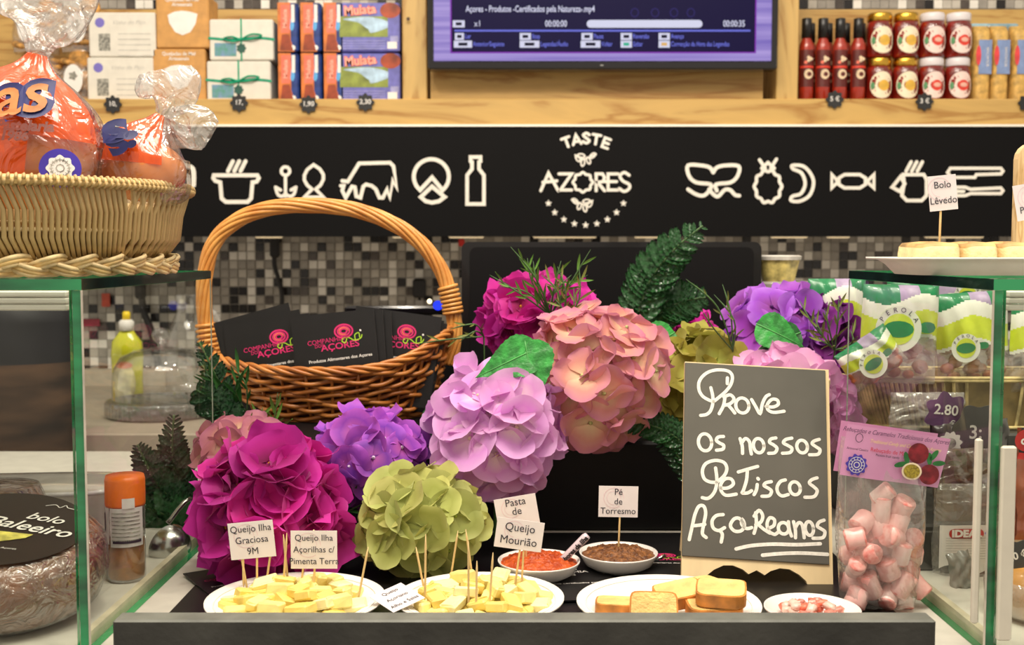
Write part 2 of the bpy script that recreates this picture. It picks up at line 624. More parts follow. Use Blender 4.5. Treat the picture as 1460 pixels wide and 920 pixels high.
# ---------------------------------------------------------------- sign
sg = thing('shop_sign', 'long black sign panel with cream food icons and lettering', 'sign', (0, YS, EYE + .1))
sz1, sz0 = P(0, 180.5, YS).z, P(0, 338, YS).z
MB().box((0, YS + .01, (sz1 + sz0) / 2), (3.4, .03, sz1 - sz0 - .002)).build('panel', M['sign'], sg, world=True)
YP = YS - .0056
SC = YP / FPX


def sp_(p):
    q = P(p[0], p[1], YP)
    return (q.x, q.z)


def icon(strokes, wpx=6.6, name='icon', n=4):
    mb = MB()
    for st in strokes:
        closed = st[0] == 'c'
        sm = st[0] == 's'
        pts = [p for p in st if not isinstance(p, str)]
        pts = [sp_(p) for p in pts]
        if sm or st[0] == 'sc':
            pts = [(v.x, v.y) for v in smoothpts([(p[0], p[1], 0) for p in pts], n, st[0] == 'sc')]
            closed = st[0] == 'sc'
        mb.stroke(pts, wpx * SC, closed=closed)
    m = Matrix(((1, 0, 0, 0), (0, 0, -1, YP), (0, 1, 0, 0), (0, 0, 0, 1)))
    mb.v = [m @ v for v in mb.v]
    return mb.build(name, M['cream'], sg, world=True)


def circ(cx, cy, r, a0=0, a1=360, n=24, ry=None):
    return [(cx + r * cos(radians(a0 + (a1 - a0) * k / n)), cy - (ry or r) * sin(radians(a0 + (a1 - a0) * k / n))) for k in range(n + 1)]


icon([('s', (246, 238), (262, 236), (273, 239), (276, 246), (276, 264)), ('s', (246, 250), (262, 250), (269, 254), (269, 276), (262, 284), (250, 288))], name='tap_icon')
icon([('c', (305, 250), (367, 250), (369, 254), (366, 259), (360, 260), (358, 283), (353, 288), (322, 288), (316, 283), (314, 260), (307, 258), (304, 254)),
      ('o', (325, 244), (332, 230)), ('o', (334, 244), (341, 230)), ('o', (343, 244), (350, 230))], 5.6, 'pot_icon')
icon([('c', *circ(407, 244, 6, n=14)), ('o', (407, 251), (407, 280)), ('s', (393, 267), (396, 277), (402, 280), (407, 277), (413, 280), (419, 277), (422, 267)),
      ('o', (393, 267), (400, 271)), ('o', (422, 267), (415, 271))], 4.6, 'anchor_icon')
icon([('c', (447, 235), (438, 242), (434, 250), (434, 257), (438, 264), (445, 270), (434, 281), (461, 281), (450, 270), (457, 264), (461, 256), (461, 249), (456, 241))], 4.8, 'fish_icon')
icon([('o', (488, 258), (496, 259), (512, 233), (556, 232), (561, 237), (566, 269), (560, 257), (556, 282), (552, 270), (546, 282), (541, 282), (536, 270), (530, 265), (522, 263),
       (518, 266), (514, 282), (508, 280), (506, 267), (502, 266), (493, 282), (488, 272), (490, 265), (486, 265))], 5.2, 'cow_icon')
icon([('c', *circ(615, 252, 25, -50, 230, 26), (616, 253)), ('c', (616, 266), (600, 281), (607, 287), (616, 289), (626, 287), (634, 281))], 5.6, 'cheese_icon')
icon([('c', (671, 224), (685, 224), (685, 230), (683, 231), (683, 241), (690, 250), (690, 291), (666, 291), (666, 250), (673, 241), (673, 231), (671, 230))], 5.2, 'bottle_icon')
icon([('s', (1017, 246), (1012, 239), (1000, 236), (981, 236), (982, 250), (992, 260), (1013, 263), (1011, 272), (1003, 279), (992, 277), (981, 270)),
      ('s', (1017, 246), (1022, 239), (1034, 236), (1053, 237), (1052, 250), (1042, 260), (1021, 263), (1022, 272)),
      ('s', (1011, 270), (1017, 277), (1024, 280), (1033, 271), (1041, 271), (1048, 278), (1054, 279))], 5.4, 'whale_tail_icon')
bump = []
for k in range(60):
    a = 2 * pi * k / 60
    r = 18.5 + 1.2 * cos(10 * a)
    bump.append((1095 + r * cos(a), 266 - r * 1.22 * sin(a)))
icon([('c', *bump), ('o', (1083, 228), (1091, 240)), ('o', (1107, 227), (1099, 240)), ('o', (1086, 240), (1095, 232), (1104, 240))], 4.8, 'pineapple_icon')
icon([('sc', (1130, 236), (1145, 237), (1156, 248), (1160, 262), (1154, 279), (1140, 287), (1128, 286), (1130, 280), (1142, 276), (1148, 262), (1143, 247), (1131, 241))], 5, 'banana_icon')
icon([('c', (1204, 249), (1226, 249), (1234, 254), (1234, 263), (1226, 268), (1204, 268), (1196, 263), (1196, 254)), ('c', (1186, 249), (1186, 268), (1195, 259)), ('c', (1246, 249), (1246, 268), (1236, 259))], 4.8, 'sweet_icon')
icon([('c', (1288, 249), (1317, 249), (1321, 256), (1321, 279), (1314, 286), (1293, 286), (1286, 279), (1289, 262)), ('c', (1284, 252), (1272, 267), (1283, 273), (1290, 262)),
      ('o', (1292, 244), (1299, 231)), ('o', (1300, 244), (1307, 231)), ('o', (1308, 244), (1315, 231)), ('s', (1322, 256), (1331, 257), (1331, 272), (1322, 274))], 5, 'cup_icon')
icon([('c', (1355, 240), (1427, 240), (1430, 244), (1427, 248), (1392, 249), (1390, 253), (1356, 253), (1351, 246))], 4.6, 'knife_icon')
icon([('c', (1362, 267), (1376, 267), (1384, 270), (1427, 268), (1430, 272), (1427, 276), (1384, 276), (1376, 279), (1362, 279)), ('o', (1362, 273), (1374, 273))], 4.6, 'fork_icon')


def rotst(sts, cx, cy, deg, sc=1):
    a = radians(deg)
    out = []
    for st in sts:
        o = [st[0]]
        for p in st[1:]:
            x, y = p[0] * sc, p[1] * sc
            o.append((cx + x * cos(a) - y * sin(a), cy + x * sin(a) + y * cos(a)))
        out.append(tuple(o))
    return out


LT = [('o', (-6, -7), (6, -7)), ('o', (0, -7), (0, 7))]
LA = [('o', (-6, 7), (0, -7), (6, 7)), ('o', (-4, 3), (4, 3))]
LS = [('s', (4.5, -5), (0, -7.5), (-4.5, -4.5), (0, 0), (4.5, 4), (0, 7.5), (-5, 5))]
LE = [('o', (5, -7), (-4, -7), (-4, 7), (5, 7)), ('o', (-4, 0), (4, 0))]
for L, x, y, a in ((LT, 808, 203, -20), (LA, 822, 199, -9), (LS, 836, 197, 0), (LT, 850, 199, 10), (LE, 864, 204, 20)):
    icon(rotst(L, x, y, a, .95), 4, 'letter')
icon([('o', (771, 272), (782, 247), (796, 272)), ('o', (774, 260), (794, 258))], 4.4, 'letter')
icon([('o', (797, 248), (815, 248), (799, 271), (815, 271))], 4.4, 'letter')
icon([('c', *[(831 + (13 + 1.2 * cos(8 * 2 * pi * k / 40)) * cos(2 * pi * k / 40), 260 + (13 + 1.2 * cos(8 * 2 * pi * k / 40)) * sin(2 * pi * k / 40)) for k in range(40)])], 4, 'letter')
icon([('o', (850, 272), (850, 248), (859, 248), (862, 253), (860, 259), (852, 260), (862, 272))], 4.4, 'letter')
icon([('o', (881, 248), (867, 248), (867, 271), (881, 271)), ('o', (863, 259), (879, 259))], 4.4, 'letter')
icon([('s', (897, 250), (890, 246), (884, 251), (888, 258), (897, 263), (897, 269), (890, 273), (883, 269))], 4.4, 'letter')


def sprig(cx, cy, fl):
    st = [('s', (cx - 14 * fl, cy - 5), (cx - 4 * fl, cy + 1), (cx + 6 * fl, cy - 2), (cx + 16 * fl, cy - 6))]
    for dx, dy, a in ((-10, 0, 60), (-3, 6, 100), (5, 3, 70), (11, -4, -40), (-5, -4, 10)):
        a = radians(a)
        pts = []
        for k in range(9):
            t = 2 * pi * k / 9
            x, y = 5 * cos(t), 2.6 * sin(t)
            pts.append((cx + fl * (dx + x * cos(a) - y * sin(a)), cy + dy + x * sin(a) + y * cos(a)))
        st.append(('c', *pts))
    icon(st, 2.2, 'leaf_sprig')


sprig(834, 226, 1); sprig(831, 291, -1)
for x, y in ((782, 290), (791, 303), (804, 313), (819, 319), (835, 321), (851, 319), (866, 313), (879, 303), (889, 290)):
    pts = []
    mb = MB()
    vs = []
    for k in range(10):
        a = pi / 2 + k * pi / 5
        r = (5.2 if k % 2 == 0 else 2.3) * SC
        q = P(x, y, YP)
        vs.append((q.x + r * cos(a), YP, q.z + r * sin(a)))
    mb.add(vs, [tuple(range(10))]).build('star', M['cream'], sg, world=True)

# light tubes under the cabinet, seen as broken pale segments along the lower edge of the sign
ul = thing('under_cabinet_light', 'thin pale light strip below the black sign panel', 'light', P(700, 342, YS + .2))
MB().box((0, YS + .13, sz0 + .02), (3.4, .2, .012)).build('housing', mat('dark_housing', (52, 46, 42), .6), ul, world=True)
gl_ = mat('strip_diffuser', (250, 225, 180), .4, var=.02, emit=.35)
for a, b in ((365, 402), (560, 600), (640, 690), (760, 850), (905, 960), (1100, 1150), (1180, 1210), (1320, 1400)):
    p0, p1 = P(a, 342, YS + .16), P(b, 342, YS + .16)
    MB().bbox(((p0.x + p1.x) / 2, YS + .16, sz0 + .004), (p1.x - p0.x, .03, .010), .003).build('diffuser', gl_, ul, world=True)

# ---------------------------------------------------------------- television
tv = thing('television', 'black flat television showing a purple media player menu', 'television', P(859, 98, 2.70))
YT = 2.66
a, b = P(610, 99, YT), P(1108, 99, YT)
ztop = a.z + .56
tw, tcx = b.x - a.x, (a.x + b.x) / 2
fr = mat('gloss_black', (16, 14, 18), .12, var=.1, coat=.5)
ft = MB()
bz = .0195
ft.bbox((tcx, YT + .024, (a.z + ztop) / 2), (tw, .04, ztop - a.z), .004)
ft.build('housing', fr, tv, world=True)
fm = MB()
fm.bbox((tcx, YT + .002, a.z + bz / 2), (tw, .012, bz), .003)
fm.bbox((tcx, YT + .002, ztop - bz / 2), (tw, .012, bz), .003)
fm.bbox((a.x + .007, YT + .002, (a.z + ztop) / 2), (.014, .0118, ztop - a.z), .003)
fm.bbox((b.x - .007, YT + .002, (a.z + ztop) / 2), (.014, .0118, ztop - a.z), .003)
fm.build('bezel', fr, tv, world=True)
lo = lettering('◂▸', .001, T(0, 0, 0), M['cream'], tv) if False else None
MB().disc((0, 0), .0045, 12, mat=frame(P(858, 93, YT - .0045), P(868, 93, YT - .0045), P(858, 83, YT - .0045)), ry=.0016).build('maker_mark', M['steel'], tv, world=True)
YM = YT + .0035


def tvm(px, py, d=0.0):
    p = P(px, py, YM - d)
    return Matrix(((1, 0, 0, p.x), (0, 0, -1, p.y), (0, 1, 0, p.z), (0, 0, 0, 1)))


def tvrect(mb, x0, y0, x1, y1, d, mi=0):
    p, q = P(x0, y0, YM - d), P(x1, y1, YM - d)
    mb.add([(p.x, p.y, q.z), (q.x, p.y, q.z), (q.x, p.y, p.z), (p.x, p.y, p.z)], [(0, 1, 2, 3)], mi)


def glow_tex(name):
    m, nt, b = nodes(name)
    b.inputs['Base Color'].default_value = (0, 0, 0, 1)
    tc = nt.nodes.new('ShaderNodeTexCoord'); mp = nt.nodes.new('ShaderNodeMapping'); mp.inputs['Scale'].default_value = (.6, 1, 26)
    nt.links.new(tc.outputs['Object'], mp.inputs[0])
    n = nt.nodes.new('ShaderNodeTexNoise'); n.inputs['Scale'].default_value = 3; nt.links.new(mp.outputs[0], n.inputs['Vector'])
    r = ramp(nt, [(.3, (112, 92, 190)), (.7, (176, 156, 226))]); nt.links.new(n.outputs['Fac'], r.inputs[0])
    nt.links.new(r.outputs[0], b.inputs['Emission Color']); b.inputs['Emission Strength'].default_value = .62
    return m


scr = MB()
p, q = P(616, 88, YM), P(1101, 88, YM)
scr.add([(p.x, YM, p.z), (q.x, YM, q.z), (q.x, YM, ztop - bz), (p.x, YM, ztop - bz)], [(0, 1, 2, 3)])
scr.build('screen', glow_tex('screen_picture'), tv, world=True)
mn = MB(); tvrect(mn, 641, -200, 1078, 76, .0006); tvrect(mn, 643, -200, 1076, 74, .0009, 1)
mn.build('menu', [glow('menu_rim', (150, 60, 200), .5), glow('menu_ground', (32, 22, 82), .35)], tv, world=True)
G = dict(w=glow('menu_white', (226, 226, 250), .62), l=glow('menu_lilac', (118, 124, 236), .6), g=glow('menu_green', (60, 190, 150), .6),
         o=glow('menu_orange', (240, 190, 110), .6), d=glow('menu_dark', (26, 18, 60), .3), f=glow('menu_faint', (60, 50, 130), .4))
mn = MB()
tvrect(mn, 648, 42.5, 1070, 45, .0012, 1)
mn.build('divider', [G['w'], G['l']], tv, world=True)
mn = MB()
p, q = P(837, 34, YM - .0013), P(1001, 34, YM - .0013)
mm_ = tvm(919, 34, .0013)
mn.stroke([(-(q.x - p.x) / 2 + .008, 0), ((q.x - p.x) / 2 - .008, 0)], .018, mat=mm_)
mn.build('progress_bar', G['w'], tv, world=True)


def tt(s, px, py, size, g='w', al='LEFT', xs=.85, fat=.0):
    m = tvm(px, py, .0014)
    o = lettering(s, size * YM / FPX, WM(tv).inverted() @ m, G[g], tv, al, xs=xs, fat=fat)
    return o


tt('Açores - Produtos -Certificados pela Natureza-.mp4', 664, 13, 12.5, xs=.68, fat=.0003)
tt('x1', 676, 34, 12); tt('00:00:00', 777, 34, 12.5, xs=.72, fat=.0003); tt('00:00:35', 1031, 34, 12.5, xs=.72, fat=.0003)
for x, y, wd, s, tx in ((654, 34, 17, '', ''), (655, 52, 13, 'Ler', 'l'), (749, 52, 16, 'Stop', 'l'), (837, 52, 16, 'Pausa', 'l'), (893, 52, 16, 'Reversão', 'l'), (947, 52, 16, 'Avanço', 'l'),
                        (660, 63, 26, 'Anterior/Seguinte', 'l'), (755, 63, 28, 'Legendas/Áudio', 'l'), (842, 63, 28, 'Voltar', 'l'), (893, 63, 16, 'Saltar', 'l'), (947, 63, 16, 'Correcção da Hora das Legendas', 'l')):
    mb = MB()
    col = 'g' if (x, y) == (893, 63) else 'o' if (x, y) == (947, 63) else 'd'
    tvrect(mb, x - wd / 2, y - 5, x + wd / 2, y + 5, .0013, 0)
    tvrect(mb, x - wd / 4, y - 2.2, x + wd / 4, y + 2.2, .0016, 1)
    mb.build('menu_key', [G['w'], G[col]], tv, world=True)
    if s: tt(s, x + wd / 2 + 1.5, y, 9.2, 'l', xs=.66, fat=.0002)
for x in (905, 934, 961, 985):
    mb = MB(); mb.stroke([(cos(k * pi / 4) * .009, sin(k * pi / 4) * .010) for k in range(8)], .0022, mat=tvm(x, 18, .0012), closed=True)
    mb.build('faint_icon', G['f'], tv, world=True)

# ---------------------------------------------------------------- products on the shelf
YQ = YS + .04
UQ = YQ / FPX
zsh = fz1 - .002


def gx(px, Y=YQ):
    return P(px, 140, Y).x


def mface(x, y, z):
    return Matrix(((1, 0, 0, x), (0, 0, -1, y), (0, 1, 0, z), (0, 0, 0, 1)))


# white cartons with a violet seal
mv = mat('violet_print', (122, 112, 196), .5, var=.05)
gp = mat('grey_photo', (150, 148, 138), .5, var=.5, scale=150)
gl2 = mat('grey_lines', (196, 194, 186), .6)
wc = mat('cream_carton', (224, 219, 206), .5, var=.03)


def white_carton(z, label, dx):
    t = thing('white_carton', label, 'box', (gx(176) + dx, YQ, z), 'white cartons with violet seal')
    w, h = 94 * UQ, 62 * UQ
    MB().bbox((0, .05, h / 2), (w, .10, h), .003).build('carton', wc, t)
    f = mface(0, -.0004, h / 2)
    MB().disc((-w * .33, h * .27), .0115, 20, mat=f).build('seal', mv, t)
    mb = MB(); mb.rect(-w * .35, -h * .36, -w * .18, h * .02, mat=f)
    mb.build('photo', gp, t)
    mb = MB()
    for k in range(5): mb.stroke([(-w * .06, h * .02 - k * .013), (w * .42, h * .02 - k * .013)], .0018, mat=f)
    mb.build('fine_print', gl2, t)
    lettering('Vinho do Pico', .014, f @ T(w * .1, h * .27, 0), gl2, t, shear=.4)


white_carton(zsh, 'lower white carton with violet seal at left of the shelf', -.006)
white_carton(zsh + 62 * UQ + .001, 'upper white carton with violet seal at left of the shelf', 0)

kraft = mat('kraft_pack', (206, 152, 84), .6, var=.08)


def kraft_pack(z, label, dx):
    t = thing('kraft_pack', label, 'box', (gx(262) + dx, YQ, z), 'brown packs')
    w, h = 74 * UQ, 74 * UQ
    MB().bbox((0, .045, h / 2), (w, .09, h), .003).build('carton', kraft, t)
    f = mface(0, -.0005, h / 2)
    pts = [(-.55, .12), (-.3, .18), (0, .2), (.3, .18), (.58, .14), (.5, -.05), (.3, -.2), (0, -.26), (-.28, -.2), (-.5, -.03)]
    MB().add([(p[0] * w * .5, p[1] * h, 0) for p in reversed(pts)], [tuple(range(10))][::-1], mat=f).build('window', M['white'], t)
    lettering('Queijadas de Mel\nArtesanais', .0115, f @ T(0, h * .36, 0), M['white'], t, fat=.0002)


kraft_pack(zsh, 'lower brown pack with pale oval window on the shelf', -.01)
kraft_pack(zsh + 75 * UQ, 'upper brown pack with pale oval window on the shelf', 0)

rib = mat('green_ribbon', (20, 160, 120), .3, var=.2)
sea = mat('sea_photo', (120, 150, 190), .5, var=.5, scale=60, col2=(80, 150, 120))


def ribbon_box(z, label, dx):
    t = thing('ribbon_box', label, 'box', (gx(343) + dx, YQ, z), 'white boxes with ribbon')
    w, h = 90 * UQ, 57 * UQ
    MB().bbox((0, .05, h / 2), (w, .10, h), .003).build('carton', wc, t)
    f = mface(0, -.0006, h / 2)
    MB().rect(-w * .42, -h * .4, -w * .08, -h * .08, mat=f).build('photo', sea, t)
    rb = MB()
    rb.stroke([(0, -h / 2), (0, h / 2)], .004, mat=f, z=.0003)
    rb.stroke([(v.x, v.y) for v in smoothpts([(-w / 2, .004, 0), (-w * .2, 0, 0), (0, .002, 0), (w * .3, .004, 0), (w / 2, .001, 0)], 4)], .006, mat=f, z=.0004)
    rb.tube([f @ v for v in smoothpts([(0, 0, .002), (.025, .012, .006), (.05, .01, .004), (.03, .001, .006), (0, 0, .002), (-.02, .006, .006), (-.042, .002, .004), (-.02, -.005, .006), (0, 0, .002)], 4)], .0022, 4)
    rb.build('ribbon', rib, t)
    MB().disc((.0, -.020), .011, 14, z=.0012, mat=f, lob=7, amp=.15).build('tag', mat('dark_green_tag', (40, 90, 76), .5), t)


ribbon_box(zsh, 'lower white box tied with green ribbon', -.004)
ribbon_box(zsh + 58 * UQ, 'upper white box tied with green ribbon', .004)

# chocolate packs
cb = mat('pack_blue', (40, 62, 130), .3, var=.3, coat=.3); cs = mat('pack_sky', (96, 170, 226), .3, var=.15)
cr_ = mat('pack_salmon', (240, 120, 96), .3, var=.1, coat=.2); cbr = mat('pack_brown', (158, 70, 42), .3, var=.3, scale=30, coat=.3)
cor = mat('pack_orange', (214, 120, 56), .35, var=.2); cg = mat('pack_green', (136, 148, 66), .4, var=.35, scale=25)
clk = mat('pack_lake', (176, 204, 226), .4, var=.2); cvi = mat('pack_violet', (112, 112, 190), .4, var=.12, scale=60); cnv = mat('pack_navy', (24, 26, 60), .3, var=.2)
pink = mat('pink_print', (255, 176, 156), .4, var=.04)
words = {}


def choc_narrow(col, row):
    x = gx(412 + col * 32.5)
    z = zsh + row * 70 * UQ
    rn = ('lower', 'upper')[row]; cn = ('leftmost', 'middle', 'rightmost')[col]
    t = thing('chocolate_pack', '%s narrow blue and orange chocolate pack in the %s row' % (cn, rn), 'chocolate', (x, YQ, z), 'narrow chocolate packs')
    w, h = 29 * UQ, 68 * UQ
    MB().bbox((0, .06, h / 2), (w, .12, h), .004).build('wrapper', cb, t)
    f = mface(0, -.0006, h / 2)
    mb = MB()
    mb.rect(-w / 2, -h / 2, w * .12, h * .5, mat=f, mi=0)
    mb.add([(-w * .5, -h * .1, .0002), (w * .0, -h * .1, .0002), (w * .3, -h * .5, .0002), (-w * .5, -h * .5, .0002)], [(3, 2, 1, 0)][::-1], 3, mat=f)
    mb.add([(-w * .36, -h * .12, .0003), (w * .06, -h * .12, .0003), (w * .14, h * .2, .0003), (w * .1, h * .46, .0003), (-w * .36, h * .46, .0003)], [(0, 1, 2, 3, 4)], 1, mat=f)
    mb.add([(-w * .3, -h * .15, .0004), (w * .04, -h * .15, .0004), (w * .24, -h * .48, .0004), (-w * .4, -h * .48, .0004)], [(3, 2, 1, 0)][::-1], 2, mat=f)
    mb.rect(w * .16, h * .1, w * .32, h * .46, z=.0003, mat=f, mi=4)
    mb.disc((w * .22, -h * .42), w * .13, 10, z=.0003, mat=f, mi=4)
    mb.disc((w * .18, h * .05), w * .12, 10, z=.0002, mat=f, mi=5, ry=w * .3)
    mb.build('print', [cor, cr_, cbr, cor, M['white'], cs], t)
    lettering('Mulata', .0145, f @ T(-w * .14, h * .17, .0006) @ rot('Z', 90), pink, t, xs=1.15, fat=.0004)


for row in (0, 1):
    for c_ in range(3):
        choc_narrow(c_, row)


def choc_wide(row):
    x = gx(528); z = zsh + row * 70 * UQ
    t = thing('chocolate_carton', '%s wide blue chocolate carton with green island picture' % ('lower', 'upper')[row], 'chocolate', (x, YQ, z), 'wide chocolate cartons')
    w, h = 85 * UQ, 68 * UQ
    MB().bbox((0, .06, h / 2), (w, .12, h), .004).build('carton', cvi, t)
    f = mface(0, -.0006, h / 2)
    mb = MB()
    mb.rect(-w / 2, -h * .2, w * .48, h * .22, mat=f, mi=0)
    pts = smoothpts([(-.45, .16, 0), (-.2, .2, 0), (.05, .2, 0), (.3, .12, 0), (.38, .04, 0), (.2, -.06, 0), (.02, -.12, 0), (-.02, -.05, 0), (-.08, 0, 0), (-.2, .1, 0)], 3, True)
    mb.add([(p.x * w, p.y * h, .0003) for p in pts], [tuple(range(len(pts) - 1, -1, -1))], 1, mat=f)
    mb.rect(w * .3, -h * .48, w * .49, h * .3, z=.0004, mat=f, mi=2)
    mb.rect(w * .29, -h * .44, w * .45, -h * .3, z=.0006, mat=f, mi=3)
    mb.rect(w * .34, -h * .3, w * .47, -h * .18, z=.0006, mat=f, mi=5)
    mb.disc((w * .34, h * .34), w * .17, 16, z=.0005, mat=f, mi=4, ry=h * .16)
    for k in range(4): mb.stroke([(-w * .45, -h * .28 - k * .006), (w * .25, -h * .28 - k * .006)], .0015, mat=f, z=.0003, mi=5)
    mb.build('print', [cg, clk, cvi, M['white'], cbr, mat('pale_violet', (170, 170, 220), .5)], t)
    lettering('Mulata', .03, f @ T(-w * .16, h * .34, .0009) @ rot('Z', 4), cr_, t, xs=.95, fat=.0022)
    lettering('Mulata', .03, f @ T(-w * .16, h * .34, .0012) @ rot('Z', 4), pink, t, xs=.95, fat=.0004)


choc_wide(0); choc_wide(1)

# bags of biscuits at the far left of the shelf
bis = mat('biscuit', (196, 144, 74), .7, var=.35, scale=80)
clr = film('biscuit_film', opac=.14, gloss=.5)
bism = MB().lathe([(0, -.006), (.022, -.006), (.026, -.002), (.026, .003), (.02, .007), (0, .007)], 14).mesh('biscuit', bis, True)
rb_ = random.Random(3)
for i, (px, lv, lab) in enumerate(((104, 0, 'lower bag of biscuits beside the white cartons'), (110, 1, 'upper bag of biscuits beside the white cartons'), (52, 0, 'lower bag of biscuits behind the large bread bag'), (40, 1, 'upper bag of biscuits behind the large bread bag'))):
    z0 = zsh + lv * 72 * UQ
    x0 = gx(px)
    t = thing('biscuit_bag', lab, 'biscuits', (x0, YQ + .01, z0), 'bags of biscuits')
    for k in range(16):
        a = rb_.random()
        inst('biscuit', bism, t, T(rb_.uniform(-.03, .03), rb_.uniform(0.02, .07), .012 + .0064 * k) @ Euler((rb_.uniform(-.3, .3) + (pi / 2 if k % 4 == 3 else 0), rb_.uniform(-.3, .3), 0)).to_matrix().to_4x4())
    def fb(u, v, t_=t):
        a = 2 * pi * v
        ru = .052 * (1 - .75 * max(0, u - .62) / .38) * (1 + .07 * sin(a * 7 + u * 9))
        return (ru * cos(a), .045 + ru * .8 * sin(a), u * .125)
    MB().grid(fb, 10, 28, wrap=True).build('film', clr, t, smooth=True)
    f = mface(0, -.006, .055)
    MB().disc((0, 0), .023, 18, mat=f, ry=.036).build('tag', M['white'], t)
    MB().disc((0, .008), .010, 10, mat=f, z=.0006, lob=5, amp=.2).build('tag_mark', gp, t)


# black flower price tags
def price_tag(px, py, s, where, tx):
    m = frame(P(px, py, YS - .004), P(px + 10, py, YS - .004), P(px, py - 10, YS - .004))
    t = thing('price_tag', 'small black flower price tag ' + where, 'price tag', m, 'flower price tags on the shelf edge')
    MB().prism([(.0195 * (1 + .13 * cos(8 * a)) * cos(a), .0195 * (1 + .13 * cos(8 * a)) * sin(a)) for a in [2 * pi * k / 48 for k in range(48)]], .002, mi=0).build('tag_face', mat('tag_black', (34, 34, 34), .5), t)
    lettering(tx, .016, T(0, .001, .0026), M['white'], t, fat=.0002)


for px, py, tx, wh_ in ((161, 149, '10,', 'below the white cartons'), (341, 147, '17,', 'below the ribboned boxes'), (440, 149, '1,90', 'below the narrow chocolate packs'), (521, 146, '2,30', 'below the wide chocolate cartons'),
                        (1190, 142, '5 €', 'below the sauce bottles'), (1318, 145, '3 €', 'below the jars'), (1464, 147, '1,', 'at the right edge of the photo')):
    price_tag(px, py, 1, wh_, tx)

# sauce bottles
sr = mat('red_sauce', (172, 46, 26), .18, var=.3, scale=14, coat=.6); bk = mat('black_cap', (26, 24, 24), .3)
slb = mat('bottle_band', (214, 60, 40), .4); sdk = mat('bottle_label', (96, 28, 22), .4)


def bottle_proto():
    t = thing('sauce_bottle', '', 'bottle', (0, 0, 0), 'red sauce bottles')
    h = 117 * UQ
    MB().lathe([(0, 0), (.0165, 0), (.018, .003), (.018, h * .66), (.0165, h * .70), (.011, h * .76), (.0095, h * .80), (0, h * .80)], 20, c=(0, .02, 0)).build('bottle_glass', sr, t, smooth=True)
    MB().lathe([(0, h * .77), (.0125, h * .77), (.012, h), (.011, h + .001), (0, h + .001)], 16, c=(0, .02, 0)).build('cap', bk, t, smooth=True)
    lb = MB()
    def arc(z0, z1, mi, r=.0183, a0=-65, a1=65):
        def fn(u, v):
            a = radians(-90 + a0 + (a1 - a0) * v)
            return (r * cos(a), .02 + r * sin(a), z0 + (z1 - z0) * u)
        lb.grid(fn, 1, 12, mi=mi)
    arc(h * .18, h * .62, 0); arc(h * .405, h * .43, 1, .0185)
    lb.build('label', [sdk, slb], t, smooth=True)
    f = mface(.0, .0010, 0)
    e = MB(); e.disc((0.001, h * .33), .0105, 16, mat=f, ry=.012); e.disc((.003, h * .33), .0055, 12, mat=f, z=.0006, mi=1)
    e.disc((.003, h * .51), .007, 10, mat=f, lob=3, amp=.3); e.disc((-.006, h * .47), .004, 10, mat=f, z=.0003, mi=2)
    e.build('emblem', [mat('emblem_cream', (232, 206, 170), .5, var=.2), sdk, cr_], t)
    return t


bp_ = bottle_proto()
xs_ = [1151, 1174.5, 1199, 1225]
blb = ['first red sauce bottle, beside the wooden upright', 'second red sauce bottle from the wooden upright', 'third red sauce bottle from the wooden upright', 'fourth red sauce bottle, beside the jars']
for i, px in enumerate(xs_):
    o = bp_ if i == 0 else copy_tree(bp_)
    o.location = (gx(px), YQ - .005, zsh); o['label'] = blb[i]
for i, px in enumerate((1156, 1181, 1206, 1228)):
    o = copy_tree(bp_); o.location = (gx(px, YQ + .06), YQ + .055, zsh); o['label'] = 'rear red sauce bottle standing just behind the %s front one' % ('first', 'second', 'third', 'fourth')[i]

# jars
jm = mat('jam_red', (140, 30, 18), .15, var=.4, scale=20, coat=.8)
gold = mat('gold_lid', (222, 176, 72), .25, 1.0, var=.1); wl = mat('white_lid', (226, 220, 222), .3, var=.03)


def jar_proto(kind):
    t = thing('jam_jar', '', 'jar', (0, 0, 0), 'jam jars')
    h = 63 * UQ; r = 18.5 * UQ
    c = (0, r, 0)
    MB().lathe([(0, 0), (r * .9, 0), (r, .004), (r, h * .66), (r * .93, h * .76), (r * .8, h * .82), (0, h * .82)], 24, c=c).build('jar_glass', jm, t, smooth=True)
    MB().lathe([(0, h * .80), (r * .88, h * .80), (r * .92, h * .82), (r * .92, h * .95), (r * .86, h * .985), (0, h * .985)], 24, c=c).build('lid', gold if kind == 0 else wl, t, smooth=True)
    def lab(cx, cz, ax, az, off, n=20):
        vs = [(0, 0, 0)]
        R = r + off
        def wrap(x, z):
            a = x / r
            return (R * sin(a), r - R * cos(a), z)
        vs = [wrap(cx, cz)]
        for ring in (.5, 1):
            for k in range(n):
                a = 2 * pi * k / n
                vs.append(wrap(cx + ax * ring * cos(a), cz + az * ring * sin(a)))
        fs = [(0, 1 + k, 1 + (k + 1) % n) for k in range(n)] + [(1 + k, 1 + n + k, 1 + n + (k + 1) % n, 1 + (k + 1) % n) for k in range(n)]
        return vs, fs
    lb = MB()
    lb.add(*lab(0, h * .37, r * .95, h * .30, .0004), 0)
    lb.add(*lab(r * .12, h * .36, r * .42, h * .12, .0008), 1)
    lb.add(*lab(-r * .72, h * .36, r * .16, h * .08, .0010), 2)
    if kind: lb.add(*lab(r * .14, h * .37, r * .28, h * .05, .0011), 3)
    lb.build('label', [mat('label_%d' % kind, ((240, 226, 196), (240, 214, 204))[kind], .5, var=.03), mat('label_fruit_%d' % kind, ((230, 182, 70), (226, 62, 46))[kind], .5),
                       mat('label_leaf', (90, 150, 100), .5), mat('label_pale', (250, 190, 170), .5)], t, smooth=True)
    return t


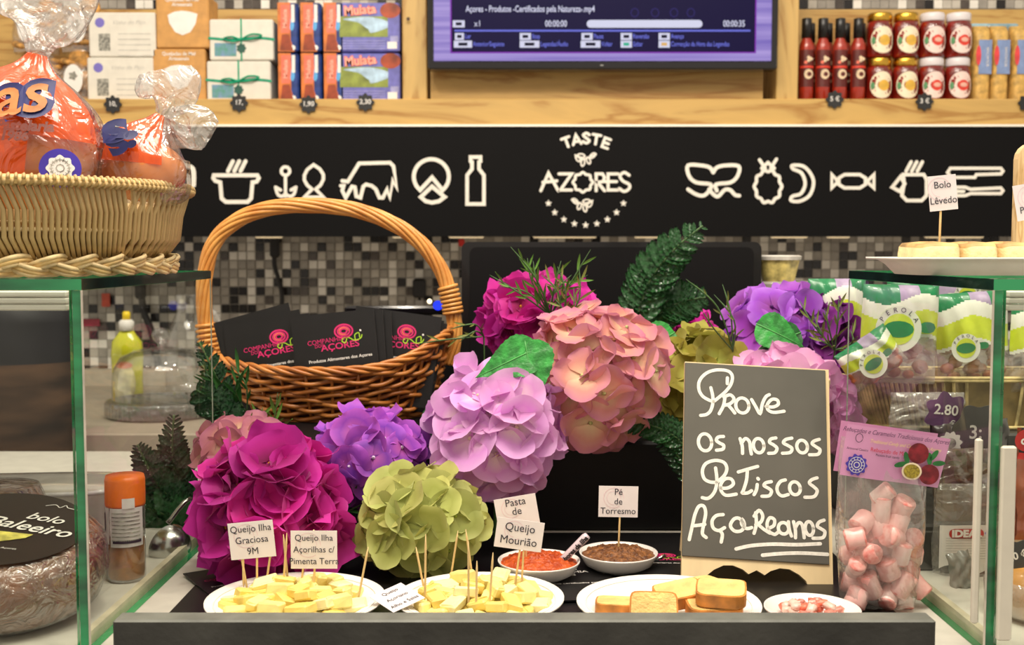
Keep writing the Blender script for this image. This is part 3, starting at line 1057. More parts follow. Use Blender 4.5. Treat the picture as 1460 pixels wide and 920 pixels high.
jp = [jar_proto(0), jar_proto(1)]
used = [False, False]
for row in (0, 1):
    for i in range(4):
        k = 0 if i < 2 else 1
        o = jp[k] if not used[k] else copy_tree(jp[k])
        used[k] = True
        o.location = (gx(1256 + i * 37.6), YQ - .01, zsh + row * (62.6 * UQ))
        o['label'] = '%s jam jar with %s lid, %s row' % (('first', 'second', 'third', 'fourth')[i] + ' from left', ('gold', 'white')[k], ('lower', 'upper')[row])

# pasta-like snack bags at the right
pb = mat('snack_blue', (130, 152, 196), .35, var=.12); py_ = mat('snack_tan', (214, 172, 92), .5, var=.2, scale=60); pr_ = mat('snack_red', (222, 70, 74), .4)
for i, px in enumerate((1401, 1427, 1456)):
    t = thing('snack_bag', ('blue and tan snack bag next to the jars', 'middle blue and tan snack bag right of the jars', 'blue and tan snack bag at the right edge of the shelf')[i], 'snack', (gx(px), YQ, zsh), 'blue and tan snack bags')
    w, h = 24 * UQ, 108 * UQ
    def fbag(u, v, w=w, h=h):
        a = 2 * pi * v
        sq = lambda c: abs(c) ** .6 * (1 if c > 0 else -1)
        tp = 1 - .75 * max(0, (u - .9) / .1)
        return (sq(cos(a)) * w / 2, .03 + sq(sin(a)) * .03 * tp, u * h)
    MB().grid(fbag, 14, 20, wrap=True).build('bag', py_, t, smooth=True)
    f = mface(0, -.0015, 0)
    e = MB(); e.rect(-w * .3, h * .36, w * .46, h * .80, mat=f, mi=0); e2 = MB(); e2.disc((-w * .32, h * .6), w * .15, 14, z=.0006, mat=f, mi=1, ry=h * .13); e2.build('red_print', [pb, pr_], t)
    e.build('blue_print', [pb], t)
    lettering('BOLACHAS', .009, f @ T(w * .22, h * .58, .001) @ rot('Z', 90), M['white'], t)
t = thing('snack_carton', 'pale blue display carton lying behind the snack bags', 'box', (gx(1432), YQ + .07, zsh))
MB().bbox((0, .03, 118 * UQ / 2), (74 * UQ, .05, 118 * UQ), .003).build('carton', mat('carton_blue', (150, 190, 206), .4, var=.25, scale=25), t)
lettering('Massa', .018, mface(.0, .004, 110 * UQ), M['white'], t, fat=.0008)
# ================================================================== BACK WORKTOP (left, behind the glass case)
stone = mat('worktop_stone', (172, 160, 142), .4, var=.08, scale=12)
wt = thing('back_worktop', 'long beige stone worktop below the mosaic wall', 'counter', (0, 2.6, ZB - .9))
MB().bbox((0, 2.58, ZB - .02), (3.6, .82, .04), .003).build('worktop', stone, wt, world=True)
MB().box((0, 2.97, ZB + .02), (3.6, .03, .045)).build('upstand', mat('upstand', (186, 176, 158), .5, var=.05), wt, world=True)
MB().box((0, 2.60, ZB - .47), (3.55, .72, .86)).build('cabinet_front', mat('cabinet_grey', (112, 104, 92), .5), wt, world=True)
MB().box((0, 2.175, ZB - .045), (3.6, .012, .012)).build('metal_rail', M['steel'], wt, world=True)

clr = film('dome_glass', opac=.03, gloss=.75, rough=.03, bump=.12, bscale=9)
yd = 2.42
cd = P(232, 600, yd); cd.z = ZB
t = thing('cake_dome', 'round clear glass cake dome with ribbed base on the back worktop', 'cake dome', cd)
R = .118
MB().lathe([(0, .0), (R * .95, 0), (R, .006), (R, .034), (R * .97, .036), (R * .96, .030), (0, .03)], 48).build('base', film('ribbed_glass', opac=.12, gloss=.8, rough=.06, bump=.9, bscale=60, tint=(190, 190, 180)), t, smooth=True)
rb = MB()
for k in range(60):
    a = 2 * pi * k / 60
    rb.tube([(R * cos(a), R * sin(a), .004), (R * cos(a), R * sin(a), .032)], .0022, 4)
rb.build('rib', clr, t, kind='stuff')
MB().lathe([(R * .88, .037), (R * .88, .075), (R * .84, .105), (R * .72, .128), (R * .5, .142), (R * .2, .148), (.0, .149)], 48).build('dome', clr, t, smooth=True)
MB().lathe([(.008, .148), (.007, .155), (.016, .163), (.020, .175), (.016, .187), (0, .191)], 20).build('knob', clr, t, smooth=True)

# washing-up liquid
pd = P(183, 580, 2.55); pd.z = ZB
t = thing('soap_bottle', 'washing-up liquid bottle of yellow green soap with yellow cap', 'bottle', pd)
liq = mat('soap_liquid', (206, 206, 44), .1, var=.2, scale=12, coat=.8)
MB().lathe([(0, 0), (.034, 0), (.037, .006), (.034, .06), (.037, .12), (.034, .15), (.020, .168), (.014, .178), (0, .178)], 24, sy=.6).build('bottle_body', liq, t, smooth=True)
MB().lathe([(0, .175), (.016, .175), (.017, .195), (.012, .200), (0, .2)], 16).build('collar', M['white'], t, smooth=True)
MB().lathe([(0, .2), (.009, .2), (.009, .215), (.006, .219), (0, .219)], 12).build('cap', mat('yellow_cap', (238, 206, 40), .35), t, smooth=True)
MB().disc((0, 0), .026, 20, mat=mface(0, -.0235, .058), ry=.045).build('label', mat('soap_label', (222, 214, 150), .5, var=.3, scale=40), t)
MB().disc((0, 0), .02, 14, mat=mface(0, -.0245, .098), ry=.008).build('label_band', mat('soap_orange', (236, 112, 42), .5), t)

# glass jug, sponge, cable, wall plug
jd = P(268, 590, 2.72); jd.z = ZB
t = thing('glass_carafe', 'tall clear glass carafe behind the cake dome', 'carafe', jd)
MB().lathe([(0, 0), (.05, 0), (.052, .05), (.052, .13), (.035, .18), (.022, .21), (.026, .25)], 24).build('body', clr, t, smooth=True)
MB().tube(smoothpts([(.03, 0, .22), (.075, 0, .2), (.08, 0, .13), (.05, 0, .09)]), .006, 8).build('handle', clr, t, smooth=True)
sd = P(62, 583, 2.5)
t = thing('sponge', 'small yellow sponge standing on the back worktop', 'sponge', (sd.x, 2.5, ZB))
MB().bbox((0, 0, .036), (.024, .05, .072), .01).build('sponge_body', mat('sponge_yellow', (228, 190, 60), .9, var=.2, scale=200), t)
dkc = mat('cable_black', (28, 26, 26), .5)
for nm, pts in (('hanging over the tiles above the soap', ((200, 400), (203, 432), (207, 450), (215, 470), (222, 500), (226, 525))), ('over the tiles inside the basket handle', ((392, 341), (391, 375), (396, 395), (402, 420), (400, 445), (392, 470)))):
    pp = smoothpts([P(a, b, YW - .02) for a, b in pts], 6)
    t = thing('power_cable', 'black cable ' + nm, 'cable', pp[-1])
    MB().tube(pp, .0095 if '200' in str(pts[0][0]) else .006, 8).build('cord', dkc, t, smooth=True, world=True)
    MB().bbox(tuple(P(pts[0][0], pts[0][1] + 12, YW - .022)), (.024, .03, .055), .006).build('plug', dkc, t, world=True)
p = P(598, 411, YW - .02)
t = thing('power_adapter', 'black power adapter plugged into the tiled wall', 'adapter', p)
MB().bbox((0, 0, 0), (.034, .04, .05), .005).build('adapter_body', dkc, t)
MB().tube([(0, -.005, -.02), (.004, -.01, -.09), (-.01, 0, -.17)], .004, 6).build('cord', dkc, t, smooth=True)
p = P(658, 346, 2.9)
t = thing('red_switch', 'small red switch under the sign by the basket handle', 'switch', p)
MB().bbox((0, 0, 0), (.016, .02, .02), .003).build('button', mat('red_plastic', (190, 34, 30), .4), t)
for px, py, c, nm in ((151, 428, (214, 84, 58), 'orange red'), (130, 460, (160, 44, 66), 'dark red')):
    p = P(px, py, YW - .004)
    t = thing('wall_sticker', 'small %s sticker on the mosaic tiles' % nm, 'sticker', p)
    MB().bbox((0, 0, 0), (.022, .004, .036) if px == 151 else (.046, .004, .02), .001).build('sticker_face', mat('sticker', c, .4), t)

# scale behind the basket
p = P(590, 455, 2.1)
t = thing('shop_scale', 'black electronic shop scale behind the basket with a blue light', 'scale', (p.x, 2.15, ZB))
MB().bbox((0, 0, .10), (.20, .2, .20), .01).build('scale_body', M['blackbox'], t)
MB().bbox((0, .0, P(590, 434, 2.1).z - ZB - .008), (.24, .24, .016), .004).build('pan', fr, t)
MB().tube([(0, 0, .2), (0, 0, P(590, 434, 2.1).z - ZB - .015)], .03, 12).build('column', M['blackbox'], t)
MB().disc((0, 0), .009, 12, mat=mface(P(624, 436, 2.02).x - p.x, -.123, P(624, 436, 2.02).z - ZB)).build('blue_light', glow('blue_glow', (40, 60, 255), 1.0), t)
MB().disc((0, 0), .0045, 12, mat=mface(P(612, 430, 2.02).x - p.x, -.123, P(612, 430, 2.02).z - ZB)).build('white_light', glow('white_glow', (255, 236, 190), 2.0), t)

# ---------------------------------------------------------------- coat at the far left behind the glass
t = thing('hanging_coat', 'dark black and brown draped coat at the far left behind the glass case', 'coat', (P(0, 700, 1.9).x, 1.9, EYE - .8))
x0 = P(0, 700, 1.9).x
def coat(u, v):
    py = 428 + 520 * u
    z = P(0, py, 1.9).z
    prof = [(0, 44), (.12, 48), (.25, 54), (.45, 58), (.62, 60), (.8, 72), (1, 84)]
    for (a, b), (c, d) in zip(prof, prof[1:]):
        if a <= u <= c:
            w_ = b + (d - b) * (u - a) / (c - a); break
    xr = P(w_, py, 1.9).x
    a = 2 * pi * v
    cx = xr - .17
    r = .17 * (1 + .03 * sin(5 * a + 6 * u))
    if u == 0: r *= .6
    return (cx + r * cos(a), 2.055 + .09 * sin(a), z)
mb = MB(); mb.grid(coat, 26, 36, wrap=True)
for i in range(len(mb.f)):
    u = (i // 36) / 26
    mb.m[i] = 0 if u < .17 else 1
mb.build('coat_body', [mat('coat_black', (22, 22, 26), .6, var=.4, scale=12), mat('coat_brown', (62, 46, 34), .8, var=.45, scale=14, stretch=(.3, 1, 2.5))], t, smooth=True, world=True)

# ================================================================== SERVICE COUNTER
ct = thing('service_counter', 'pale grey counter top under both glass cases and the tasting board', 'counter', (0, 1.4, ZT - 1.1))
MB().bbox((0, 1.441, ZT - .012), (2.4, 1.002, .024), .003).build('worktop', mat('counter_white', (206, 202, 190), .35, var=.04), ct, world=True)
MB().box((0, 1.45, ZT - .55), (2.3, .9, 1.04)).build('cabinet', mat('counter_body', (170, 166, 156), .5), ct, world=True)

# slate ledge in front
ld = thing('slate_ledge', 'dark grey slate board standing along the front of the counter', 'ledge', P(745, 900, .92))
a, b = P(160, 885, .915), P(1335, 885, .915)
lb = MB()
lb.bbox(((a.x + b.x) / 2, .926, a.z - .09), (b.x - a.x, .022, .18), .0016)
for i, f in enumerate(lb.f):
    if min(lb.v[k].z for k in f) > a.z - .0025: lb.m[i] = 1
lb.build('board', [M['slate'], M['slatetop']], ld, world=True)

# black riser that carries basket and flowers
rz = .113
rs = thing('display_riser', 'low black box riser under the wicker basket and flowers', 'riser', (0, 1.68, ZT))
MB().bbox((-.01, 0, rz / 2), (.68, .60, rz), .004).build('box', M['blackbox'], rs)
ZR = ZT + rz
# black appliance behind the flowers
bx0, bx1 = P(658, 345, 1.86), P(1086, 345, 1.86)
t = thing('black_monitor', 'large black rectangular appliance back with rounded corners behind the flowers', 'appliance', ((bx0.x + bx1.x) / 2, 1.90, ZR))
mh = bx0.z - ZR
wd = bx1.x - bx0.x
rr = .012
pl = []
for cx, cy, a0 in ((wd / 2 - rr, mh - rr, 0), (-wd / 2 + rr, mh - rr, 90), (-wd / 2 + rr, rr, 180), (wd / 2 - rr, rr, 270)):
    for k in range(5):
        a = radians(a0 + k * 22.5); pl.append((cx + rr * cos(a), cy + rr * sin(a)))
MB().prism(pl, .06, mat=mface(0, .02, .0)).build('casing', mat('casing_black', (10, 9, 11), .35, var=.1, coat=.2), t)
inner = [(p_[0] * .945, mh / 2 + (p_[1] - mh / 2) * .93) for p_ in pl]
MB().prism(inner, .004, mat=mface(0, -.04, .0)).build('back_plate', M['blackbox'], t)
# grey unit with a plastic tub of food right of it
gu = P(1118, 402, 1.86)
t = thing('grey_unit', 'grey metal unit behind the purple flowers beside the black appliance', 'appliance', (gu.x + .012, 1.93, ZT))
MB().bbox((0, 0, (gu.z - ZT) / 2), (.10, .12, gu.z - ZT), .004).build('casing', mat('unit_grey', (150, 146, 136), .35, .3), t)
for k in range(3):
    MB().box((0, -.0615, gu.z - ZT - .018 - k * .014), (.094, .003, .004)).build('vent_slot', mat('slot_dark', (70, 66, 60), .5), t)
t = thing('food_tub', 'small clear plastic tub of yellow food with pale lid', 'tub', (gu.x, 1.90, gu.z))
MB().lathe([(0, 0), (.026, 0), (.034, .036), (0, .036)], 4 * 8, sx=1.02).build('tub_body', mat('tub_food', (214, 196, 120), .4, var=.3, scale=60, coat=.5), t, smooth=False)
MB().lathe([(0, .036), (.037, .036), (.038, .042), (.034, .044), (0, .044)], 32).build('lid', mat('lid_pale', (214, 210, 200), .3), t)

# ================================================================== GLASS CASES
def glass_case(side, label):
    YN, YF = .95, 1.36
    if side < 0:
        xi = P(116, 405, YN).x; xo = -.78
    else:
        xi = P(1417, 405, YN).x; xo = .78
    zt = P(0, 398, YN).z
    th = .0095
    t = thing('glass_case', label, 'display case', ((xi + xo) / 2, (YN + YF) / 2, ZT))
    cx = (xi + xo) / 2; w_ = abs(xo - xi)
    def slab(c, d, name, big, edge=M['gedge'], edge2=None):
        """glass slab: clear on its two big faces (axis 'big'), green along its edges"""
        mb = MB(); mb.box(c, d)
        ax = 'xyz'.index(big)
        for i, f in enumerate(mb.f):
            n_ = (mb.v[f[1]] - mb.v[f[0]]).cross(mb.v[f[2]] - mb.v[f[1]])
            k = max(range(3), key=lambda j: abs(n_[j]))
            rear = k == 1 and ax == 0 and min(mb.v[q].y for q in f) > YF - .01
            mb.m[i] = 0 if (k == ax or rear) else (2 if k == 0 else 1)
        return mb.build(name, [M['pane'], edge, edge2 or edge], t, world=True)
    slab((cx, (YN + YF) / 2, zt - th / 2), (w_, YF - YN, th), 'top_pane', 'z', M['gedge'], M['gedged'])
    s = -side
    h = zt - th - ZT
    slab((xi - s * .0045, (YN + YF) / 2, ZT + h / 2), (.0085, YF - YN - .003, h - .0006), 'side_pane', 'x', M['gedge'])
    slab((cx - s * .005, YN + .0035, ZT + h / 2), (w_ - .012, .006, h - .0006), 'front_pane', 'y', M['gedge'])
    # corner joint: pale bevel lines
    jb = MB()
    jb.box((xi - s * .0002, YN + .0005, ZT + h / 2), (.0014, .0014, h))
    jb.build('corner_seal', mat('seal_pale', (214, 206, 190), .3), t, world=True)
    eb = MB(); eb.box((xi - s * .0007, YF - .0008, ZT + h / 2), (.0012, .0012, h - .002))
    eb.build('rear_seal', mat('seal_rear', (150, 156, 140), .2), t, world=True)
    # pale aluminium profile under the front of the top
    rl = MB()
    for k in range(3):
        rl.bbox((cx - s * .006, YN + .014, zt - th - .0035 - k * .0058), (w_ - .02, .012, .0052), .0012)
    rl.build('front_rail', mat('rail_white', (236, 230, 218), .35, var=.03), t, world=True)
    br = MB(); br.box((xi - s * .0125, (YN + YF) / 2, ZT + .006), (.007, YF - YN - .03, .012))
    br.build('bottom_rail', mat('rail_beige', (198, 188, 160), .4), t, world=True)
    return t, xi, zt


caseL, XL, ZG = glass_case(-1, 'glass display case at left carrying the pale straw basket')
caseR, XR, ZG2 = glass_case(1, 'glass display case at right carrying the foam tray')
# white corner strips on the right-hand case
st = mat('strip_ivory', (228, 222, 204), .4, var=.03)
for a_, b_, tp, bt_, nm in ((1389, 1399, 626, 890, .954), (1413, 1441, 632, 905, .960)):
    q0, q1 = P((a_ + b_) / 2, tp, nm), P((a_ + b_) / 2 , bt_, nm)
    wd_ = (b_ - a_) / FPX * nm
    xx = XR + (-.0066 if a_ < 1400 else .0145)
    MB().bbox((xx, nm + .002 if a_ < 1400 else .9455, (q0.z + q1.z) / 2), (.0125 if a_ > 1400 else .006, .006, q0.z - q1.z), .0015).build('corner_strip', st, caseR, world=True)

# ================================================================== STRAW BASKET on the left case
straw = mat('straw', (222, 190, 128), .5, var=.18, scale=40, stretch=(1, 1, .2)); straw2 = mat('straw_pale', (228, 204, 152), .5, var=.2, scale=60)
bc = Vector((-.525, 1.152, ZG))
t = thing('straw_basket', 'pale round straw basket with braided foot standing on the left glass case', 'basket', bc)
basketL = t
prof = [(.160, .016), (.176, .036), (.179, .060), (.187, .086)]
cm = {}
pts_z = [(r_, z_) for r_, z_ in prof]
for var in (0, 1):
    mb = MB()
    tw = (.010, -.006)[var]
    pp = [Vector((prof[0][0], tw, prof[0][1])), Vector((prof[1][0], 0, prof[1][1])), Vector((prof[2][0], 0, prof[2][1])), Vector((prof[3][0], -tw * 1.1, prof[3][1]))]
    mb.tube(pp, .0026, 5)
    cm[var] = mb.mesh('cane', straw, True)
nC = 196
for k in range(nC):
    a = 2 * pi * k / nC
    inst('cane', cm[(0 if k % 2 else 1) if sin(a * 3 + 1) > -.5 else 0], t, rot('Z', math.degrees(a)))
# ring through the middle, rim wrapping and shade sheet
mb = MB(); mb.tube([(.175 * cos(2 * pi * k / 60), .175 * sin(2 * pi * k / 60), .043) for k in range(60)], .0022, 6, True)
mb.build('hoop', straw2, t, smooth=True)
mb = MB(); mb.tube([(.170 * cos(2 * pi * k / 60), .170 * sin(2 * pi * k / 60), .05) for k in range(60)], .0018, 6, True)
mb.build('inner_hoop', straw2, t, smooth=True)
wrapm = MB().tube(smoothpts([(.1885 + .0048 * cos(q), .004 * (q / 6.28 - .5), .0865 + .0048 * sin(q)) for q in [2 * pi * k / 10 for k in range(11)]], 1), .0017, 4).mesh('rim_wrap', straw, True)
for k in range(190):
    inst('rim_wrap', wrapm, t, rot('Z', 360 * k / 190))
MB().tube([(.1885 * cos(2 * pi * k / 80), .1885 * sin(2 * pi * k / 80), .0865) for k in range(80)], .0046, 8, True).build('rim_core', straw, t, smooth=True)
# braid foot: several strands
nb = 26
for sidx in range(3):
    for sub in range(3):
        pp = []
        for k in range(nb * 12):
            a = 2 * pi * k / (nb * 12)
            ph = nb / 2 * a * .85 + sidx * 2 * pi / 3
            r = .167 + .0075 * sin(2 * ph) + (sub - 1) * .0012
            z = .0095 + .0065 * sin(ph) + (sub - 1) * .0034
            pp.append((r * cos(a), r * sin(a), max(.002, z)))
        MB().tube(pp, .0023, 5, False).build('braid_strand', (straw2, straw)[sub % 2], t, smooth=True)
MB().lathe([(0, .004), (.158, .004), (.158, .008), (0, .008)], 40).build('base', straw, t)
MB().lathe([(.156, .012), (.170, .036), (.172, .060), (.168, .061), (.166, .036), (.15, .012)], 60).build('shade_sheet', mat('straw_shadow', (168, 128, 78), .8, var=.3, scale=30), t, smooth=True)  # sheet behind the canes; shade of the inside put into a darker straw colour

# ---------------------------------------------------------------- bread bags
crust = mat('bread_crust', (232, 140, 58), .6, var=.3, scale=18, bump=.3, bscale=40, col2=(170, 92, 40))
fo = film('orange_film', tint=(255, 130, 60), body=(246, 104, 34), opac=.62, gloss=.5, rough=.14, bump=.8, bscale=20)
fc = film('bread_film', opac=.04, gloss=.62, rough=.12, bump=1.0, bscale=22)
fcn = film('neck_film', opac=.30, gloss=.85, rough=.16, bump=1.0, bscale=35)


def bag_surface(axis, radii, seed, orange, squash=.8, n=72, pleats=13, amp=.06):
    """loft along a polyline of centres; radii per centre; pleats deepen near the neck"""
    ctr = smoothpts(axis, 4)
    rads = [v.x for v in smoothpts([(r, 0, 0) for r in radii], 4)]
    mb = MB()
    rnd = random.Random(seed)
    ph = [rnd.uniform(0, 6.3) for _ in range(6)]
    nu = len(ctr) - 1
    ups = []
    for i in range(len(ctr)):
        tdir = (ctr[min(i + 1, nu)] - ctr[max(i - 1, 0)]).normalized()
        x = Vector((0, 1, 0)).cross(tdir).normalized()
        y = tdir.cross(x)
        ups.append((x, y))
    rmax = max(rads)
    def fn(u, v):
        i = min(nu, int(round(u * nu)))
        a = 2 * pi * v
        r = rads[i]
        k = 1 - r / rmax
        q = 1 + (amp * .35 + amp * 2.6 * k) * (sin(pleats * a + ph[0]) * .6 + .4 * sin(7 * a + ph[1] + 5 * u)) + .03 * noise.noise(Vector((cos(a) * 2, sin(a) * 2, u * 6 + seed)))
        x, y = ups[i]
        return ctr[i] + x * r * q * cos(a) + y * r * q * squash * sin(a)
    mb.grid(fn, nu, n, wrap=True)
    for fi in range(len(mb.f)):
        i = fi // n; j = fi % n
        mb.m[fi] = orange(i / nu, j / n)
    return mb


def bread_bag(name, label, centre, size, axis, radii, ori, seed, seal=None, neckfan=None, words=None, loaf=None):
    t = thing(name, label, 'bread', centre, 'bagged breads in the straw basket')
    lf = MB()
    c = loaf[0]; d = loaf[1]
    def fl(u, v):
        th_, a = pi * u, 2 * pi * v
        p = Vector((d[0] * sin(th_) * cos(a), d[1] * sin(th_) * sin(a), d[2] * cos(th_)))
        return Vector(c) + p * (1 + .06 * noise.noise(p * 18 + Vector((seed, 0, 0))))
    lf.grid(fl, 18, 30, wrap=True)
    lf.build('loaf', crust, t, smooth=True, world=True)
    bag_surface(axis, radii, seed, ori).build('bag_film', [fc, fo, fcn], t, smooth=True, world=True)
    if neckfan:
        for k, (ax, rd, am) in enumerate(neckfan):
            bag_surface(ax, rd, seed + 7 + k, lambda u, v: 2, squash=.35, pleats=9, amp=am).build('gathered_end', [fc, fo, fcn], t, smooth=True, world=True)
    return t


YB = 1.105
def q_(px, py, Y=YB): return P(px, py, Y)
b1 = bread_bag('bread_bag', 'large round loaf in an orange printed clear bag, left in the basket', q_(40, 300), 1,
               [q_(30, 288), q_(32, 270), q_(34, 235), q_(38, 195), q_(42, 150), q_(46, 120), q_(50, 98), q_(54, 78)],
               [.030, .072, .080, .078, .064, .043, .020, .0095],
               lambda u, v: (1 if (u > .42 and not (.95 < v or v < .10) and u < .97) or (u > .2 and .45 < v < .80) else 0), 2,
               neckfan=[([q_(54, 78), q_(58, 60), q_(66, 35), q_(66, 2), q_(60, -40)], [.0095, .016, .036, .052, .05], .10)],
               loaf=(q_(30, 225), (.072, .060, .058)))
b2 = bread_bag('bread_bag', 'smaller loaf in a crinkled clear bag with twisted end, right in the basket', P(205, 290, 1.13), 1,
               [P(203, 292, 1.13), P(204, 280, 1.13), P(206, 258, 1.13), P(208, 235, 1.13), P(210, 215, 1.13), P(218, 195, 1.13), P(226, 178, 1.13), P(232, 165, 1.13)],
               [.022, .040, .045, .043, .040, .028, .014, .0065],
               lambda u, v: (1 if u > .42 and (.42 < v < .84) else 0), 5,
               neckfan=[([P(232, 165, 1.13), P(238, 155, 1.13), P(244, 140, 1.13), P(240, 120, 1.13), P(236, 100, 1.13)], [.0065, .012, .026, .033, .024], .12),
                        ([P(232, 165, 1.13), P(248, 168, 1.13), P(268, 175, 1.13), P(285, 184, 1.13), P(300, 193, 1.13)], [.0065, .011, .020, .022, .016], .10),
                        ([P(228, 172, 1.14), P(240, 186, 1.14), P(250, 200, 1.14), P(252, 212, 1.14)], [.006, .012, .018, .016], .12)],
               loaf=(P(205, 245, 1.13), (.041, .035, .030)))
# print on the big bag: navy scroll letters and small text, following the curve of the bag
navy = mat('navy_print', (40, 44, 104), .4, var=.2); tanp = mat('tan_print', (196, 128, 72), .5, var=.2); dred = mat('small_brown_print', (110, 40, 24), .5)


def on_bag(mb_or_obj, cpx, cpy, R, yf, tilt=0):
    pass


def curved(body, size, cpx, cpy, mtl, parent, R=.11, Y0=1.0, shear=0, fat=0, xs=1, tilt=0, name='print', off=0.0):
    """lettering wrapped on an upright cylinder whose front stands at depth Y0"""
    m = T(0, 0, 0)
    o = lettering(body, size, m, mtl, parent, xs=xs, shear=shear, fat=fat, name=name)
    c = P(cpx, cpy, Y0)
    inv = WM(parent).inverted()
    ct_, st_ = cos(radians(tilt)), sin(radians(tilt))
    for v in o.data.vertices:
        x, y = v.co.x * ct_ - v.co.y * st_, v.co.x * st_ + v.co.y * ct_
        zz = c.z + y
        bulge = .9 * max(0, zz - P(0, 200, Y0).z) ** 1.0
        a = x / R
        v.co = inv @ Vector((c.x + R * sin(a), Y0 - off + R * (1 - cos(a)) + bulge * .55, zz))
    return o


curved('as', .056, 14, 132, navy, b1, Y0=1.024, shear=.12, fat=.0062, xs=1.1, tilt=9)
curved('as', .056, 14, 132, tanp, b1, Y0=1.024, shear=.12, fat=.0008, xs=1.1, tilt=9, off=.0012)
curved('e Pastelaria', .0135, 22, 178, dred, b1, Y0=1.012, fat=.0006, tilt=-2)
curved('de 1986', .0125, 6, 193, dred, b1, Y0=1.012, fat=.0006, tilt=-2)
curved('S.', .026, 168, 186, navy, b2, Y0=1.088, fat=.003, xs=1.6, tilt=14)
curved('S.', .026, 172, 203, navy, b2, Y0=1.088, fat=.002, xs=1.4, tilt=30)
vio = mat('violet_seal', (66, 48, 168), .4, var=.05)
m = frame(P(86, 240, 1.03), P(96, 240, 1.032), P(86, 230, 1.031))
sl = MB(); sl.disc((0, 0), .0182, 30, mat=m)
so = sl.build('seal', vio, b1, world=True)
sl = MB(); sl.disc((0, 0), .0115, 48, mat=m, z=.0006, lob=8, amp=.09)
sl.build('seal_flower', M['white'], so, world=True)
sl = MB(); sl.stroke([(.0078 * cos(2 * pi * k / 24), .0078 * sin(2 * pi * k / 24)) for k in range(24)], .0007, closed=True, mat=m, z=.001)
sl.stroke([(.0035 * cos(2 * pi * k / 8), .0035 * sin(2 * pi * k / 8)) for k in range(8)], .0007, closed=True, mat=m, z=.001)
for k in range(16):
    a = 2 * pi * k / 16; sl.stroke([(.0062 * cos(a), .0062 * sin(a)), (.0092 * cos(a), .0092 * sin(a))], .0006, mat=m, z=.001)
sl.build('seal_ring', gp, so, world=True)
# ================================================================== WICKER BASKET with handle
wk = mat('wicker', (204, 132, 58), .38, var=.25, scale=30, coat=.25, col2=(160, 90, 34))
wkl = mat('wicker_handle', (226, 164, 84), .35, var=.2, scale=30, coat=.3, col2=(200, 128, 54))
YK = 1.62
bx = (472 - 730) / FPX * YK
t = thing('wicker_basket', 'brown wicker basket with tall twisted handle standing on the black riser', 'basket', (bx, YK, ZR))
LB, LR, DB, DR = .140, .172, .085, .112
HK = .069


def rimz(a):
    c = cos(a)
    return HK + (.050 if c > 0 else .020) * abs(c) ** 3


def wpt(a, u, off=0.0):
    """point on the basket wall: a round, u from floor (0) to rim (1)"""
    e = u ** .8
    rx_, ry_ = LB + (LR - LB) * e + off, DB + (DR - DB) * e + off
    return Vector((rx_ * cos(a), ry_ * sin(a), .003 + (rimz(a) - .003) * u))


NS = 30
for k in range(NS):
    a = 2 * pi * k / NS
    MB().tube([wpt(a, u / 5) for u in range(6)], .0024, 5).build('stake', wk, t, smooth=True)
rows = 10
rk = random.Random(8)
for r_ in range(rows):
    u = (r_ + .45) / (rows + .2)
    N = NS * 5
    pp = []
    for k in range(N):
        a = 2 * pi * k / N
        s_ = cos(NS / 2 * a + (pi if r_ % 2 else 0))
        pp.append(wpt(a, u + .004 * sin(3 * a + r_), .0034 * s_ * 1.2) + Vector((0, 0, .0022 * sin(NS / 2 * a * 1.0 + r_ * 2.1))))
    MB().tube(pp, .0033, 6, True).build('weaver', wk, t, smooth=True)
for sidx in range(4):
    N = 240; pp = []
    for k in range(N):
        a = 2 * pi * k / N
        ph = 11 * a + sidx * pi / 2
        pp.append(wpt(a, 1.0, .0042 * sin(ph)) + Vector((0, 0, .0045 * cos(ph) + .004)))
    MB().tube(pp, .0032, 6, True).build('rim_strand', wk, t, smooth=True)
MB().lathe([(0, 0), (1, 0), (1, .004), (0, .004)], 40, mat=Matrix.Diagonal((LB, DB, 1, 1))).build('basket_floor', wk, t)
MB().grid(lambda u, v: wpt(2 * pi * v, u * .96, -.006), 4, 48, wrap=True).build('shade_lining', mat('wicker_shade', (92, 50, 22), .8, var=.3), t, smooth=True)  # sheet inside the weave, interior shade painted as a darker wicker tone
hp = [(309, 545), (300, 505), (292, 450), (292, 395), (306, 345), (342, 312), (390, 296), (445, 293), (505, 299), (560, 319), (603, 350), (632, 392), (645, 440), (648, 480), (640, 520)]
axis = smoothpts([P(a, b, YK) for a, b in hp], 8)
hd = MB().tube(axis, .006, 8).build('handle', wkl, t, smooth=True, world=True)
L = [0]
for p0, p1 in zip(axis, axis[1:]): L.append(L[-1] + (p1 - p0).length)
NH = 9
for sidx in range(NH):
    pp = []
    for i, c in enumerate(axis):
        tdir = (axis[min(i + 1, len(axis) - 1)] - axis[max(i - 1, 0)]).normalized()
        x = Vector((0, 1, 0)); y = tdir.cross(x)
        ph = L[i] * 17 + sidx * 2 * pi / NH
        pp.append(c + x * .0082 * cos(ph) + y * .0082 * sin(ph))
    MB().tube(pp, .0035, 6).build('handle_strand', wkl, hd, smooth=True, world=True)
for (i0, n_) in ((len(axis) - 22, 7), (8, 7)):
    for k in range(n_):
        c = axis[i0 + k * 1]
        tdir = (axis[i0 + k + 1] - axis[i0 + k - 1]).normalized()
        x = Vector((0, 1, 0)); y = tdir.cross(x)
        MB().tube([c + x * .013 * cos(q) + y * .013 * sin(q) for q in [2 * pi * j / 16 for j in range(16)]], .003, 5, True).build('binding', wkl, hd, smooth=True, world=True)

